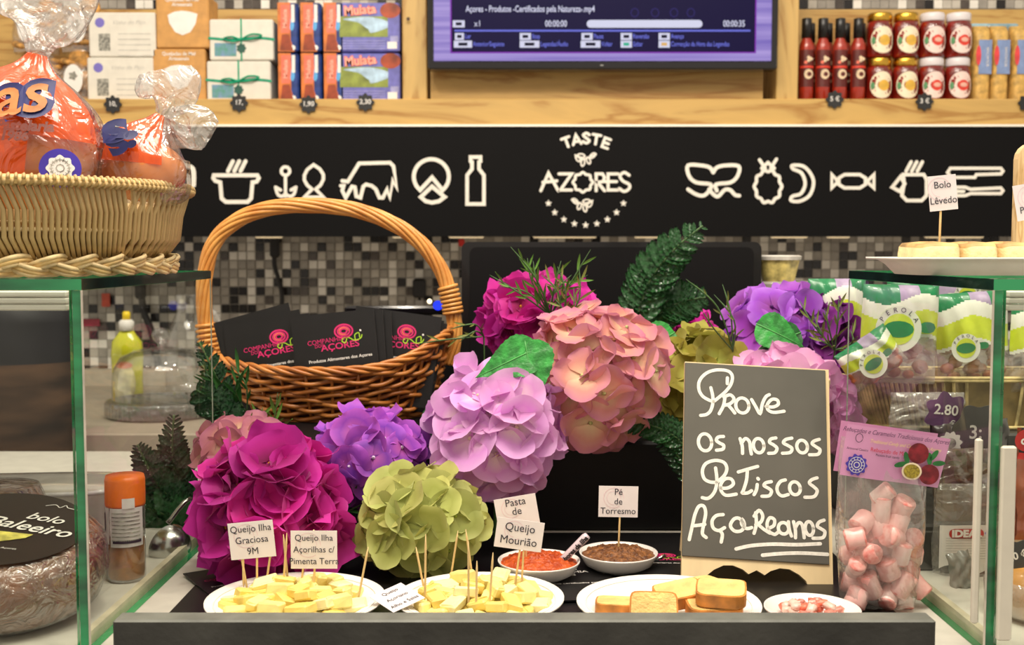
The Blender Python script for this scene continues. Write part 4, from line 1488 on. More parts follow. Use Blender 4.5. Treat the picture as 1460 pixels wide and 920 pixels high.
# ---------------------------------------------------------------- brochures in the basket
cardb = mat('black_brochure', (16, 15, 16), .45, var=.15)
edgec = mat('brochure_edge', (120, 118, 114), .6)
mag = mat('pink_logo', (216, 40, 112), .5, var=.05); lime = mat('lime_logo', (170, 214, 50), .5, var=.05); ylw = mat('orange_logo', (244, 150, 60), .5)


def logo(parent, cx, cy, s, z):
    """rose swirl with a green vine and the company words, in card units"""
    m = T(cx, cy, z)
    mb = MB()
    for k, r in enumerate((.0115, .0078, .0042)):
        mb.stroke([(r * cos(2 * pi * j / 20) * s, (.0085 / .0115) * r * sin(2 * pi * j / 20) * s) for j in range(20)], .0022 * s, closed=True, mat=m)
    mb.build('rose', mag, parent)
    mb = MB(); mb.stroke([(.0060 * cos(2 * pi * j / 16) * s, .0045 * sin(2 * pi * j / 16) * s) for j in range(14)], .0008 * s, mat=m, z=.0002)
    mb.build('rose_line', ylw, parent)
    mb = MB()
    mb.stroke([(v.x * s, v.y * s) for v in smoothpts([(.003, -.010, 0), (.001, -.015, 0), (-.003, -.013, 0), (-.001, -.009, 0), (.006, -.009, 0), (.013, -.013, 0), (.021, -.011, 0), (.023, -.007, 0)], 4)], .0013 * s, mat=m)
    mb.stroke([(v.x * s, v.y * s) for v in smoothpts([(.014, -.012, 0), (.014, -.006, 0), (.019, -.004, 0), (.020, -.010, 0)], 4)], .0013 * s, mat=m)
    mb.build('vine', lime, parent)
    MB().disc((.0215 * s, -.001 * s), .0014 * s, 8, mat=m).build('dot', M['white'], parent)
    lettering('COMPANHIA', .0085 * s, m @ T(-.024 * s, -.0105 * s, 0) @ rot('Z', 4), mag, parent, xs=.95)
    lettering('DOS', .006 * s, m @ T(-.033 * s, -.0165 * s, 0) @ rot('Z', 4), mag, parent, xs=.95)
    lettering('AÇORES', .0115 * s, m @ T(-.006 * s, -.0185 * s, 0) @ rot('Z', 3), mag, parent, xs=1.15, fat=.0002 * s)
    lettering('Produtos Alimentares dos Açores', .0055 * s, m @ T(-.007 * s, -.0345 * s, 0) @ rot('Z', 2), M['white'], parent, xs=1.08, fat=.0001)


def brochure(tl, tr, Y, lean, label, w=.122, h=.13, dz=0, printed=True):
    o_, r_ = P(tl[0], tl[1], Y), P(tr[0], tr[1], Y)
    m = frame(o_, r_, o_ + Vector((0, lean, 1)))
    t = thing('brochure', label, 'brochure', m, 'black brochures in the wicker basket')
    mb = MB(); mb.box((w / 2, -h / 2, -.0008), (w, h, .0014))
    for i, f in enumerate(mb.f):
        if not (max(mb.v[k].z for k in f) - min(mb.v[k].z for k in f) < .0005): mb.m[i] = 1
    mb.build('cover', [cardb, edgec], t)
    if printed: logo(t, w * .62, -.027, 1.08, .0004)
    return t


brochure((318, 464), (408, 451), 1.565, .12, 'black brochure at left of the basket, its text sloping up')
brochure((309, 463), (400, 446), 1.571, .12, 'black brochure just behind the left one, tilted more', w=.118, printed=False)
brochure((304, 461), (380, 440), 1.577, .12, 'rearmost and most tilted of the three left brochures', w=.11, printed=False)
brochure((414, 452), (524, 441), 1.555, .12, 'black brochure in the middle of the basket, logo fully visible', w=.116)
brochure((421, 451), (533, 443), 1.561, .12, 'second brochure of the middle stack, showing only its right edge', w=.122, printed=False)
brochure((428, 451), (543, 445), 1.567, .12, 'third brochure of the middle stack, showing only its right edge', w=.127, printed=False)
brochure((508, 436), (626, 452), 1.580, .12, 'black brochure at right of the basket, half its logo hidden')
brochure((512, 438), (630, 457), 1.586, .12, 'black brochure behind the right one, tilted down to the right', printed=False)
brochure((518, 438), (632, 461), 1.592, .12, 'rearmost brochure of the right stack, tilted most', printed=False)

# ================================================================== HYDRANGEAS
rf = random.Random(21)


def petal(mb, L, W, ang, tilt, cup, ruf, seed, z0=0, mi=0, nu=6, nv=6):
    ca, sa = cos(ang), sin(ang)
    def fn(u, v):
        s_ = (v - .5) * 2
        wdt = W * (.10 + .92 * max(0, 1 - (abs(u - .60) / .60) ** 2.5) ** .5)
        x = .06 * L + L * u * (1 - .26 * s_ * s_ * u)
        y = wdt * s_
        z = tilt * L * u + cup * L * (u * u) + .35 * cup * L * s_ * s_ * u + ruf * L * u * (sin(3.3 * s_ + seed) * .6 + sin(7 * s_ * u + seed * 2) * .4)
        return (x * ca - y * sa, x * sa + y * ca, z + z0)
    n0 = len(mb.v)
    mb.grid(fn, nu, nv, mi)
    for i in range(nu + 1):
        for j in range(nv + 1):
            s_ = abs(j / nv - .5) * 2
            mb.uv[n0 + i * (nv + 1) + j] = (min(1, (i / nu) * .82 + .25 * s_ * s_), j / nv)


def floret_mesh(mtl, centre, L=.024, ruf=.06, cup=.2, layers=1, n=4, broad=.62, seed=0):
    rnd = random.Random(seed)
    mb = MB()
    for ly in range(layers):
        for k in range(n):
            petal(mb, L * (1 - .22 * ly) * rnd.uniform(.88, 1.08), L * broad * rnd.uniform(.9, 1.1), 2 * pi * (k + .5 * ly) / n + rnd.uniform(-.15, .15),
                  rnd.uniform(-.02, .25) + .28 * ly, cup * rnd.uniform(-.6, 1.3), ruf, rnd.uniform(0, 6), z0=.002 * (k % 2) + .003 * ly)
    mb.lathe([(0, -.002), (.0022, .001), (.0022, .003), (0, .0045)], 7, mi=1)
    return mb.mesh('floret', [mtl, centre], True)


def set_of(name, core, mid, edge, ctr, **kw):
    vary = kw.pop('vary', .10); hue = kw.pop('hue', .012)
    pm = petal_mat(name + '_petal', core, mid, edge, vary, hue)
    cm_ = mat(name + '_centre', ctr, .6)
    return [floret_mesh(pm, cm_, seed=k + hash(name) % 1 * 0 + 3 * len(name), **kw) for k in range(4)]


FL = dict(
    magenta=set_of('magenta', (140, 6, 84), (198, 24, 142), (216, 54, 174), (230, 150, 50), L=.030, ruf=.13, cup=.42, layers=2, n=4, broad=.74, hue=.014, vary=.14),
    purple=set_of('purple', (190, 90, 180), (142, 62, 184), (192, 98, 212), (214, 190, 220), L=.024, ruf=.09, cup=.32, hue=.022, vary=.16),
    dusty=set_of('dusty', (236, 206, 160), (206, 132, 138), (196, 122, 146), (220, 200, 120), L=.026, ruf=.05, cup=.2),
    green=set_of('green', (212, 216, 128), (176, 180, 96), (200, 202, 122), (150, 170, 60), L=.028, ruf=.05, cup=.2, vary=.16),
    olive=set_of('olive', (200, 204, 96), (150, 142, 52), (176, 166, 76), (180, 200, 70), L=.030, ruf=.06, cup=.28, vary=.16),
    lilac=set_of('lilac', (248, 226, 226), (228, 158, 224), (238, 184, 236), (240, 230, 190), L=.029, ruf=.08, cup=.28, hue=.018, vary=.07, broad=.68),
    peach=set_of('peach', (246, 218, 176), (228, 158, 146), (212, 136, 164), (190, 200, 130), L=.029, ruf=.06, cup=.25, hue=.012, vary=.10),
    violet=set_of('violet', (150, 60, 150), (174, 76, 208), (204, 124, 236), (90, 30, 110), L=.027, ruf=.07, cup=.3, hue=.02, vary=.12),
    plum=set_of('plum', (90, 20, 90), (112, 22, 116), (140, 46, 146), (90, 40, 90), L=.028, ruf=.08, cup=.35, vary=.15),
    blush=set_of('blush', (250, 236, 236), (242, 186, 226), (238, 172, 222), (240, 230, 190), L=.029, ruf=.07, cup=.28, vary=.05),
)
stemg = mat('stem_green', (62, 110, 44), .5, var=.2)
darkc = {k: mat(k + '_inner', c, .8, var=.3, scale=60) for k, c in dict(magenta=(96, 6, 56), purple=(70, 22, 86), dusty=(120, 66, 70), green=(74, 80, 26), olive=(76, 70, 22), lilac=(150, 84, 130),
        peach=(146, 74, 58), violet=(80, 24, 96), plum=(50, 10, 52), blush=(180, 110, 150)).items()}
leafm = mat('leaf_green', (52, 148, 62), .45, var=.3, scale=70, bump=.4, bscale=160, coat=.1)
leafd = mat('leaf_dark', (34, 96, 44), .4, var=.35, scale=50, bump=.3, bscale=120, coat=.2)


def bloom(kind, cx, cy, rpx, ry, Y, n, label, depth=.8, sc=1.0, base=None, open_=.95, seedx=0):
    c = P(cx, cy, Y)
    R = rpx * Y / FPX; Rz = ry * Y / FPX
    t = thing('hydrangea_bloom', label, 'flower', c, 'artificial hydrangea blooms of the centre display')
    core = MB()
    rnd = random.Random(cx * 7 + cy + seedx)
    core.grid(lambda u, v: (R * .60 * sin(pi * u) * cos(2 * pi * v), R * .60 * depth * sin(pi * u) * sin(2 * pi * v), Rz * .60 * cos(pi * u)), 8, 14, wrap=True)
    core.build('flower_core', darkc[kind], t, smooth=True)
    ga = pi * (3 - sqrt(5))
    L0 = .026 * sc
    for k in range(n):
        z = 1 - 2 * (k + .5) / n
        r = sqrt(1 - z * z)
        a = ga * k + rnd.uniform(-.15, .15)
        d = Vector((r * cos(a), r * sin(a), z + rnd.uniform(-.05, .05)))
        if d.y > .45: continue
        k2 = rnd.uniform(.76, .96)
        pos = Vector((d.x * max(R - L0 * .45, .01) * k2, d.y * R * depth * k2, d.z * max(Rz - L0 * .45, .01) * k2))
        nrm = (Vector((d.x / R, d.y / (R * depth), d.z / Rz)).normalized() + Vector((0, -.25, .18)) + Vector((rnd.uniform(-.3, .3), rnd.uniform(-.3, .3), rnd.uniform(-.3, .3)))).normalized()
        q = nrm.to_track_quat('Z', 'Y').to_matrix().to_4x4()
        s_ = sc * rnd.uniform(.88, 1.14)
        inst('floret', FL[kind][rnd.randrange(4)], t, T(pos) @ q @ rot('Z', rnd.uniform(0, 360)) @ Matrix.Scale(s_, 4))
    bz = base if base is not None else (ZR if Y > 1.36 else ZT)
    e = Vector((c.x * .99 - .0, max(Y + .05, 1.40) if bz == ZR else Y + .01, bz + .001))
    MB().tube(smoothpts([c + Vector((0, R * .2, -Rz * .3)), (c + e) / 2 + Vector((0, .02, 0)), e], 5), .0028, 6).build('stem', stemg, t, smooth=True, world=True)
    return t


def leaf_mb(L, W, teeth=11, fold=.12, droop=.2):
    mb = MB()
    def fn(u, v):
        s_ = (v - .5) * 2
        wd_ = W * 1.25 * sin(pi * min(1, u ** .62)) ** .9 * (1 - u) ** .25 * (1 + .09 * ((u * teeth) % 1 - .5) * (abs(s_) > .9))
        return (L * u, wd_ * s_, -fold * abs(s_) * wd_ * -1 - droop * L * u * u + .015 * L * sin(u * 30) * abs(s_))
    mb.grid(fn, teeth * 2, 6)
    return mb


def leaf(parent, p0, p1, w, Y0, Y1, mtl=None, roll=0):
    a, b = P(*p0, Y0), P(*p1, Y1)
    x = (b - a); L = x.length; x.normalize()
    nrm = Vector((0, -1, .25)); nrm = (nrm - x * nrm.dot(x)).normalized()
    y = nrm.cross(x)
    m = Matrix((x, y, nrm)).transposed().to_4x4(); m.translation = a
    mb = leaf_mb(L, w * (Y0 + Y1) / 2 / FPX)
    o = mb.build('leaf', mtl or leafm, parent, smooth=True)
    o.matrix_basis = WM(parent).inverted() @ m @ rot('X', roll)
    # raised midrib
    rb_ = MB(); rb_.tube([(L * u / 8, 0, .0006 - .2 * L * (u / 8) ** 2) for u in range(9)], [.0009 * (1 - .09 * u) for u in range(9)], 4)
    q = rb_.build('midrib', mat('midrib', (96, 176, 96), .5) if 'midrib' not in bpy.data.materials else bpy.data.materials['midrib'], o, smooth=True)
    return o


bA = bloom('magenta', 384, 722, 104, 103, 1.19, 34, 'large ruffled magenta bloom at lower left above the cheese plate', sc=1.18)
bB = bloom('purple', 528, 652, 92, 78, 1.295, 58, 'violet purple bloom right below the wicker basket', sc=1.0)
bC = bloom('dusty', 346, 636, 70, 46, 1.325, 30, 'small dusty pink bloom behind the large magenta one at lower left', sc=1.0)
bD = bloom('green', 600, 742, 94, 80, 1.20, 50, 'pale green bloom behind the toothpicks', sc=1.08)
bE = bloom('lilac', 706, 612, 106, 102, 1.30, 58, 'light lilac pink bloom right of the wicker basket', sc=1.12)
bF = bloom('peach', 850, 535, 110, 110, 1.36, 60, 'large peach pink bloom in the centre of the display', sc=1.08, base=ZR)
bG = bloom('magenta', 772, 458, 86, 62, 1.52, 32, 'bright magenta bloom with grass behind the peach bloom', sc=1.0)
bH = bloom('olive', 985, 552, 84, 92, 1.46, 42, 'olive green bloom between the peach bloom and the chalkboard', sc=1.1)
bI = bloom('violet', 1108, 466, 80, 62, 1.50, 40, 'bright violet bloom above the chalkboard', sc=1.05)
bI2 = bloom('plum', 1178, 478, 48, 62, 1.50, 26, 'dark plum bloom at upper right of the chalkboard', sc=1.0)
bJ = bloom('blush', 1116, 545, 78, 52, 1.41, 40, 'pale blush pink bloom just behind the top of the chalkboard', sc=1.0)
bK = bloom('magenta', 968, 474, 52, 26, 1.62, 16, 'small magenta bloom half hidden behind the olive bloom', sc=.85)
bL = bloom('blush', 1188, 590, 32, 54, 1.44, 18, 'pink bloom peeping out right of the chalkboard', sc=.9)

leaf(bE, (748, 484), (764, 576), 34, 1.28, 1.25)
leaf(bE, (768, 496), (682, 534), 28, 1.28, 1.25)
leaf(bE, (632, 585), (598, 632), 20, 1.34, 1.32, leafd)
leaf(bF, (962, 474), (908, 508), 26, 1.46, 1.42)
leaf(bI, (1078, 462), (1148, 492), 24, 1.42, 1.40)
leaf(bI, (1142, 474), (1085, 496), 20, 1.42, 1.41, leafd)
leaf(bH, (1000, 600), (985, 655), 20, 1.40, 1.38, leafd)

# ---------------------------------------------------------------- fern fronds
fern = mat('fern_green', (74, 142, 78), .2, var=.5, scale=90, bump=.8, bscale=170, coat=.6, col2=(22, 62, 32))
fernd = mat('fern_dark', (46, 98, 54), .25, var=.5, scale=90, bump=.7, bscale=150, coat=.5, col2=(20, 56, 30))
fs_ = mat('fern_stem', (70, 104, 54), .5)


def frond_leaf(mtl, seed):
    mb = MB()
    nt_ = 9
    def fn(u, v):
        s_ = (v - .5) * 2
        w_ = .26 * sin(pi * min(1, (.1 + .9 * u))) ** .6 * .8 * (1 + .30 * (((u * nt_) % 1) - .5))
        return (u, w_ * s_, .05 * sin(u * 26 + seed) * s_ + .10 * s_ * s_ - .18 * u * u)
    mb.grid(fn, 18, 4)
    return mb.mesh('leaflet', mtl, True)


flm = [frond_leaf(fern, k) for k in range(3)]; fld = [frond_leaf(fernd, k) for k in range(3)]


def frond(label, pts, wpx, Y, n, dark=False, Y1=None, base_z=None):
    Y1 = Y1 or Y
    m_ = len(pts) - 1
    ctr = smoothpts([P(a, b, Y + (Y1 - Y) * i / m_) for i, (a, b) in enumerate(pts)], 8)
    t = thing('fern_frond', label, 'fern', ctr[0], 'plastic fern fronds of the centre display')
    low = [ctr[0]]
    if base_z is not None:
        low = [Vector((ctr[0].x, ctr[0].y + .03, base_z)), (ctr[0] + Vector((ctr[0].x, ctr[0].y + .03, base_z))) / 2, ctr[0]]
    MB().tube(low[:-1] + ctr, .0016, 5).build('stem', fs_, t, smooth=True, world=True)
    inv = WM(t).inverted()
    N = len(ctr)
    rnd = random.Random(int(pts[0][0]))
    for k in range(n):
        f = .12 + .86 * k / (n - 1)
        i = min(N - 2, int(f * (N - 1)))
        c = ctr[i]; d = (ctr[i + 1] - ctr[max(0, i - 1)]).normalized()
        env = sin(pi * min(1, .18 + .80 * f)) ** .7
        Ln = wpx * Y / FPX * max(.25, env)
        for sd_ in (-1, 1):
            nrm = Vector((rnd.uniform(-.25, .25), -1, rnd.uniform(-.1, .5))); nrm = (nrm - d * nrm.dot(d)).normalized()
            sidev = nrm.cross(d) * sd_
            x = (sidev * .85 + d * .62).normalized()
            y = nrm.cross(x)
            m = Matrix((x, y, nrm)).transposed().to_4x4(); m.translation = c
            o = inst('leaflet', (fld if dark else flm)[rnd.randrange(3)], t, inv @ m @ Matrix.Scale(Ln, 4))
    return t


frond('tall glossy fern frond pointing up to the sign', [(905, 480), (912, 440), (930, 395), (962, 355), (1002, 322)], 44, 1.50, 20, base_z=ZR)
frond('glossy fern frond spreading right below the tall one', [(912, 482), (935, 452), (968, 432), (1006, 424)], 42, 1.52, 18, base_z=ZR)
frond('fern frond arching left below the peach bloom', [(990, 668), (968, 628), (925, 606), (862, 600)], 30, 1.33, 20, base_z=ZT)
frond('short dark fern frond under the olive bloom', [(985, 690), (975, 665), (958, 640), (935, 628)], 24, 1.33, 8, True, base_z=ZT)
frond('fern frond standing upright beside the glass case at left', [(280, 760), (258, 700), (246, 650), (248, 592)], 36, 1.42, 22, True, base_z=ZT)
frond('fern frond leaning left over the spice jar', [(282, 768), (250, 720), (218, 680), (196, 634)], 38, 1.41, 22, True, base_z=ZT)
frond('low glossy fern frond reaching left in front of the ladle', [(292, 790), (268, 760), (236, 735), (198, 722)], 50, 1.40, 20, base_z=ZT)
frond('dark fern frond hanging under the left end of the basket', [(345, 640), (325, 600), (300, 570), (280, 556)], 36, 1.40, 18, True, base_z=ZR)
frond('dark fern frond at the left foot of the basket handle', [(330, 610), (318, 560), (300, 520), (284, 488)], 24, 1.42, 16, True, base_z=ZR)

# ---------------------------------------------------------------- grassy sprigs
gr1 = mat('grass_green', (104, 156, 60), .5, var=.3, scale=60); gr2 = mat('grass_olive', (128, 138, 66), .5, var=.3, scale=60); gr3 = mat('grass_deep', (44, 104, 40), .5, var=.3, scale=60)


def blade_mesh(mtl):
    mb = MB()
    def fn(u, v):
        s_ = (v - .5) * 2
        return (u, .075 * sin(pi * min(1, .06 + .94 * u)) ** .8 * s_, .25 * u * u + .03 * abs(s_))
    mb.grid(fn, 7, 2)
    return mb.mesh('blade', mtl, True)


blm = {1: blade_mesh(gr1), 2: blade_mesh(gr2), 3: blade_mesh(gr3)}


def sprig_plant(label, base, tips, Y, kind, blade=22, per=5, base_z=None):
    b0 = P(*base, Y)
    t = thing('grass_sprig', label, 'foliage', b0, 'artificial grass sprigs of the centre display')
    rnd = random.Random(int(base[0] * 3 + base[1]))
    inv = WM(t).inverted()
    first = True
    for (tx, ty) in tips:
        e = P(tx, ty, Y + rnd.uniform(-.03, .01))
        mid = (b0 + e) / 2 + Vector((rnd.uniform(-.012, .012), -.01, rnd.uniform(-.004, .012)))
        pp = smoothpts([b0, mid, e], 6)
        if first and base_z is not None:
            pp = [Vector((b0.x, b0.y + .03, base_z))] + pp
        first = False
        MB().tube(pp, [.0011] * (len(pp) - 3) + [.0008, .0005, .0002], 4).build('stem', bpy.data.materials['fern_stem'], t, smooth=True, world=True)
        for k in range(per):
            i = int((.3 + .65 * k / per) * (len(pp) - 1))
            d = (pp[min(i + 1, len(pp) - 1)] - pp[max(i - 1, 0)]).normalized()
            sd_ = 1 if k % 2 else -1
            nrm = Vector((rnd.uniform(-.6, .6), -1, rnd.uniform(-.5, .5))); nrm = (nrm - d * nrm.dot(d)).normalized()
            x = (nrm.cross(d) * sd_ * rnd.uniform(.3, .8) + d + Vector((0, rnd.uniform(-.3, .1), 0))).normalized()
            nrm = (nrm - x * nrm.dot(x)).normalized()
            m = Matrix((x, nrm.cross(x), nrm)).transposed().to_4x4(); m.translation = pp[i]
            s_ = blade * Y / FPX * rnd.uniform(.8, 1.4)
            inst('blade', blm[kind], t, inv @ m @ Matrix.Scale(s_, 4))
    return t


sprig_plant('green grass sprig rising out of the bright magenta bloom', (785, 450), [(728, 352), (752, 368), (698, 392), (712, 408), (760, 372), (842, 356), (838, 392), (800, 372), (815, 392)], 1.44, 1, base_z=ZR)
sprig_plant('grass sprig in front of the peach bloom top', (800, 465), [(772, 392), (795, 380), (826, 382), (790, 425), (818, 410)], 1.40, 2, 20, base_z=ZR)
sprig_plant('light green grass sprig below the left of the basket', (372, 650), [(352, 596), (396, 560), (330, 612), (392, 590), (375, 580)], 1.36, 1, 26, base_z=ZR)
sprig_plant('long leaved green sprig at the left foot of the basket', (352, 590), [(285, 516), (302, 545), (330, 520), (275, 545), (345, 530)], 1.42, 3, 28, base_z=ZR)
sprig_plant('thin deep green grass tuft between purple and pale green blooms', (468, 775), [(492, 668), (520, 690), (478, 690), (538, 710), (498, 742)], 1.27, 3, 22, 4, base_z=ZT)
sprig_plant('green sprig hanging over the dark plum bloom', (1190, 500), [(1140, 428), (1158, 446), (1196, 424), (1212, 470), (1176, 440), (1222, 510), (1160, 480)], 1.42, 2, 20, base_z=ZR)
sprig_plant('thin pale grass sprig above the olive bloom', (1045, 500), [(978, 398), (1000, 442), (1030, 405), (1018, 420)], 1.43, 2, 14, 3, base_z=ZR)
sprig_plant('thin green twig lying over the right end of the basket rim', (690, 480), [(598, 490), (640, 470), (655, 488)], 1.46, 2, 16, 3, base_z=ZR)
# ================================================================== TASTING COUNTER
def flat(x, y, z, deg=0):
    return T(x, y, z) @ rot('Z', deg)


t = thing('counter_mat', 'black mat covering the counter between the two glass cases', 'mat', (.02, 1.155, ZT))
MB().bbox((0, 0, .0012), (.70, .42, .0022), .0008).build('mat_sheet', mat('mat_black', (14, 13, 14), .4, var=.3, scale=20), t)


def floor_pt(px, py, z=None):
    z = ZT if z is None else z
    lo, hi = .5, 4.0
    for _ in range(50):
        m_ = (lo + hi) / 2
        if P(px, py, m_).z < z: hi = m_
        else: lo = m_
    return P(px, py, lo)


for px, py, dg, lb_, tx in ((262, 842, 33, 'black brochure lying on the counter at far left, corner towards the spice jar', 0), (800, 838, 8, 'black brochure lying under the bowl of orange paste', 1), (935, 806, -4, 'black brochure lying between the dark paste bowl and chalkboard', 2)):
    c = floor_pt(px, py)
    if tx == 0: c = Vector((-.272, 1.165, ZT))
    z = ZT + .0026 + .0016 * tx
    t = thing('brochure', lb_, 'brochure', flat(c.x, c.y, z, dg), 'black brochures lying on the counter')
    MB().box((0, 0, .0006), (.115, .12, .0012)).build('cover', cardb, t)
    if tx == 0:
        logo(t, .0, .03, 1.0, .0014)
    elif tx == 1:
        lettering('WWW.AZORES\nSTORE.COMPANHIA\nDOS AÇORES', .010, T(-.01, .035, .0014), M['white'], t, fat=.0003)
        lettering('Produtos certificados pela natureza', .006, T(.02, -.005, .0014), M['white'], t)
    else:
        logo(t, .012, .015, .9, .0014)


def plate(px, Yc, r, label):
    x = (px - 730) / FPX * Yc
    t = thing('plate', label, 'plate', (x, Yc, ZT + .0024), 'white plates on the counter')
    prof = [(0, .0012), (r * .60, .0012), (r * .68, .004), (r * .80, .0115), (r * .84, .013), (r * .98, .0150), (r, .0165), (r * 1.0, .0145), (r * .84, .0108), (r * .70, .001), (r * .6, 0), (0, 0)]
    MB().lathe(prof, 56).build('plate_body', M['foam'], t, smooth=True)
    rg = MB(); rg.tube([(r * .9 * cos(2 * pi * k / 56), r * .9 * sin(2 * pi * k / 56), .0142) for k in range(56)], .0007, 4, True)
    rg.build('rim_ridge', M['foam'], t, smooth=True)
    return t, x


p1, X1 = plate(416, 1.053, .085, 'left white plate of cheese cubes with two name cards')
p2, X2 = plate(683, 1.057, .081, 'middle white plate of cheese cubes with many toothpicks')
p3, X3 = plate(957, 1.042, .0867, 'white plate of small toasts in front of the chalkboard')

chm = []
chmat = [mat('cheese_a', (248, 230, 146), .45, var=.06, scale=60, sss=.15), mat('cheese_b', (244, 218, 120), .45, var=.06, scale=60, sss=.15), mat('cheese_c', (252, 240, 176), .45, var=.05, scale=60, sss=.15)]
rc = random.Random(4)
for k in range(5):
    mb = MB(); a, b, c = rc.uniform(.009, .012), rc.uniform(.006, .009), rc.uniform(.0045, .0065)
    mb.bbox((0, 0, 0), (2 * a, 2 * b, 2 * c), .0016)
    mb.v = [v + Vector((rc.uniform(-.0008, .0008), rc.uniform(-.0008, .0008) + v.x * .15 * (k - 2), rc.uniform(-.0005, .0005))) for v in mb.v]
    chm.append((mb, a, b, c))
chmesh = [mb.mesh('cheese', chmat[k % 3]) for k, (mb, a, b, c) in enumerate(chm)]


def cheese(Xc, Yc, r, z0, seed, lab, grp):
    rnd = random.Random(seed)
    pos = []
    for layer, (n, rr, zz) in enumerate(((34, r * .74, .0085), (22, r * .60, .0185), (6, r * .4, .026))):
        tries = 0; pl = []
        while len(pl) < n and tries < 4000:
            tries += 1
            a, q = rnd.uniform(0, 2 * pi), sqrt(rnd.random()) * rr
            x, y = q * cos(a), q * sin(a)
            if all((x - u) ** 2 + (y - v) ** 2 > .0165 ** 2 for u, v in pl): pl.append((x, y))
        pos += [(x, y, zz) for x, y in pl]
    for x, y, z in pos:
        k = rnd.randrange(5)
        zz = z0 + z + max(0, (sqrt(x * x + y * y) - r * .62)) * .35
        o = bpy.data.objects.new('cheese_cube', chmesh[k]); COL.objects.link(o)
        o.matrix_basis = T(Xc + x, Yc + y, zz) @ Euler((rnd.uniform(-.3, .3), rnd.uniform(-.3, .3), rnd.uniform(0, 6.3))).to_matrix().to_4x4()
        tag(o, lab, 'cheese', grp)


cheese(X1, 1.053, .085, ZT + .0035, 1, 'pale yellow cheese cube in the heap on the left plate', 'cheese cubes on the left plate')
cheese(X2, 1.057, .081, ZT + .0035, 2, 'pale yellow cheese cube in the heap on the middle plate', 'cheese cubes on the middle plate')

# toasts
tc = mat('toast_crumb', (242, 204, 126), .7, var=.12, scale=60, bump=.5, bscale=300); tk = mat('toast_crust', (206, 134, 56), .6, var=.25, scale=50)


def toast(px, py, z, size, m3, label):
    c = floor_pt(px, py, ZT + z)
    t = thing('toast', label, 'toast', T(c) @ m3, 'small toasts on the white plate')
    a, b, th_ = size[0] / 2, size[1] / 2, .013
    pts = []
    for k in range(20):
        an = 2 * pi * k / 20
        sq = lambda c_: abs(c_) ** .45 * (1 if c_ > 0 else -1)
        x, y = a * sq(cos(an)), b * sq(sin(an))
        if y > 0: y *= 1.05 + .10 * cos(an * 2)
        pts.append((x, y))
    cr = MB(); cr.prism(pts, th_ * .9, T(0, 0, -th_ * .45)); cr.build('crust', tk, t)
    cu = MB(); cu.prism([(x * .93, y * .93) for x, y in pts], th_, T(0, 0, -th_ * .5)); cu.build('crumb', tc, t)


toast(884, 866, .018, (.046, .038), rot('Z', -8) @ rot('X', -4), 'toast lying flat at the left edge of the white plate')
toast(932, 872, .022, (.044, .036), rot('Z', -6) @ rot('X', 62), 'toast standing on its crust second from left on the plate')
toast(968, 848, .026, (.046, .034), rot('Z', 12) @ rot('X', 12) @ rot('Y', -9), 'toast leaning in the middle of the plate, crust towards the viewer')
toast(1028, 846, .036, (.046, .038), rot('Z', -12) @ rot('X', 9), 'toast on top at the right of the pile')
toast(1018, 870, .020, (.050, .036), rot('Z', 2) @ rot('X', 3), 'toast lying flat below the top one at right of the plate')
toast(1000, 838, .014, (.044, .034), rot('Z', 30), 'toast at the bottom rear of the pile on the plate')


# bowls
def bowl(px, Yc, r, h, label):
    x = (px - 730) / FPX * Yc
    t = thing('bowl', label, 'bowl', (x, Yc, ZT + .0024), 'small white bowls')
    prof = [(0, .002), (r * .5, .003), (r * .8, h * .45), (r * .97, h * .97), (r, h), (r * 1.0, h * .92), (r * .86, h * .4), (r * .55, .0005), (0, 0)]
    MB().lathe(prof, 48).build('bowl_body', M['porcelain'], t, smooth=True)
    return x


def heap(name, label, x, Yc, r, z, h, mtl, seed, cat):
    def fn(u, v):
        a = 2 * pi * v; q = r * u
        p = Vector((q * cos(a), q * sin(a), 0))
        hh = h * (1 - u ** 2.2) + .004 * noise.noise(p * 90 + Vector((seed, 0, 0))) * (1 - u * .6) + .003 * noise.noise(p * 240)
        return (x + p.x, Yc + p.y, z + hh)
    o = MB().grid(fn, 26, 60, wrap=True).build(name, mtl, None, smooth=True)
    o.location = (0, 0, 0)
    tag(o, label, cat, kind='stuff')


xb1 = bowl(769, 1.168, .0435, .021, 'white bowl of orange red pepper paste')
heap('pepper_paste', 'orange red pepper paste heaped in the left white bowl', xb1, 1.168, .0405, ZT + .020, .009, mat('paste_orange', (206, 92, 32), .4, var=.35, scale=120, bump=.8, bscale=220, col2=(160, 56, 18)), 3, 'paste')
xb2 = bowl(884, 1.200, .0425, .021, 'white bowl of brown chopped meat paste')
heap('meat_paste', 'brown chopped meat spread in the white bowl under its name card', xb2, 1.200, .0395, ZT + .020, .007, mat('paste_brown', (150, 96, 48), .5, var=.5, scale=200, bump=1, bscale=260, col2=(82, 46, 24)), 9, 'paste')
xb3 = bowl(1166, 1.012, .0435, .020, 'white bowl of small pink sweets beside the sweets bag')
pk = [mat('sweet_pink', (240, 146, 128), .35, var=.25, scale=90, coat=.3), mat('sweet_pale', (250, 206, 190), .35, var=.15, scale=90, coat=.3), mat('sweet_orange', (244, 120, 92), .35, var=.2, scale=90, coat=.3)]
pcm = []
for k in range(3):
    mb = MB(); mb.bbox((0, 0, 0), (.011, .008, .006), .0018); mb.v = [v + Vector((rc.uniform(-.001, .001), rc.uniform(-.001, .001), rc.uniform(-.001, .001))) for v in mb.v]
    pcm.append(mb.mesh('sweet', pk[k], True))
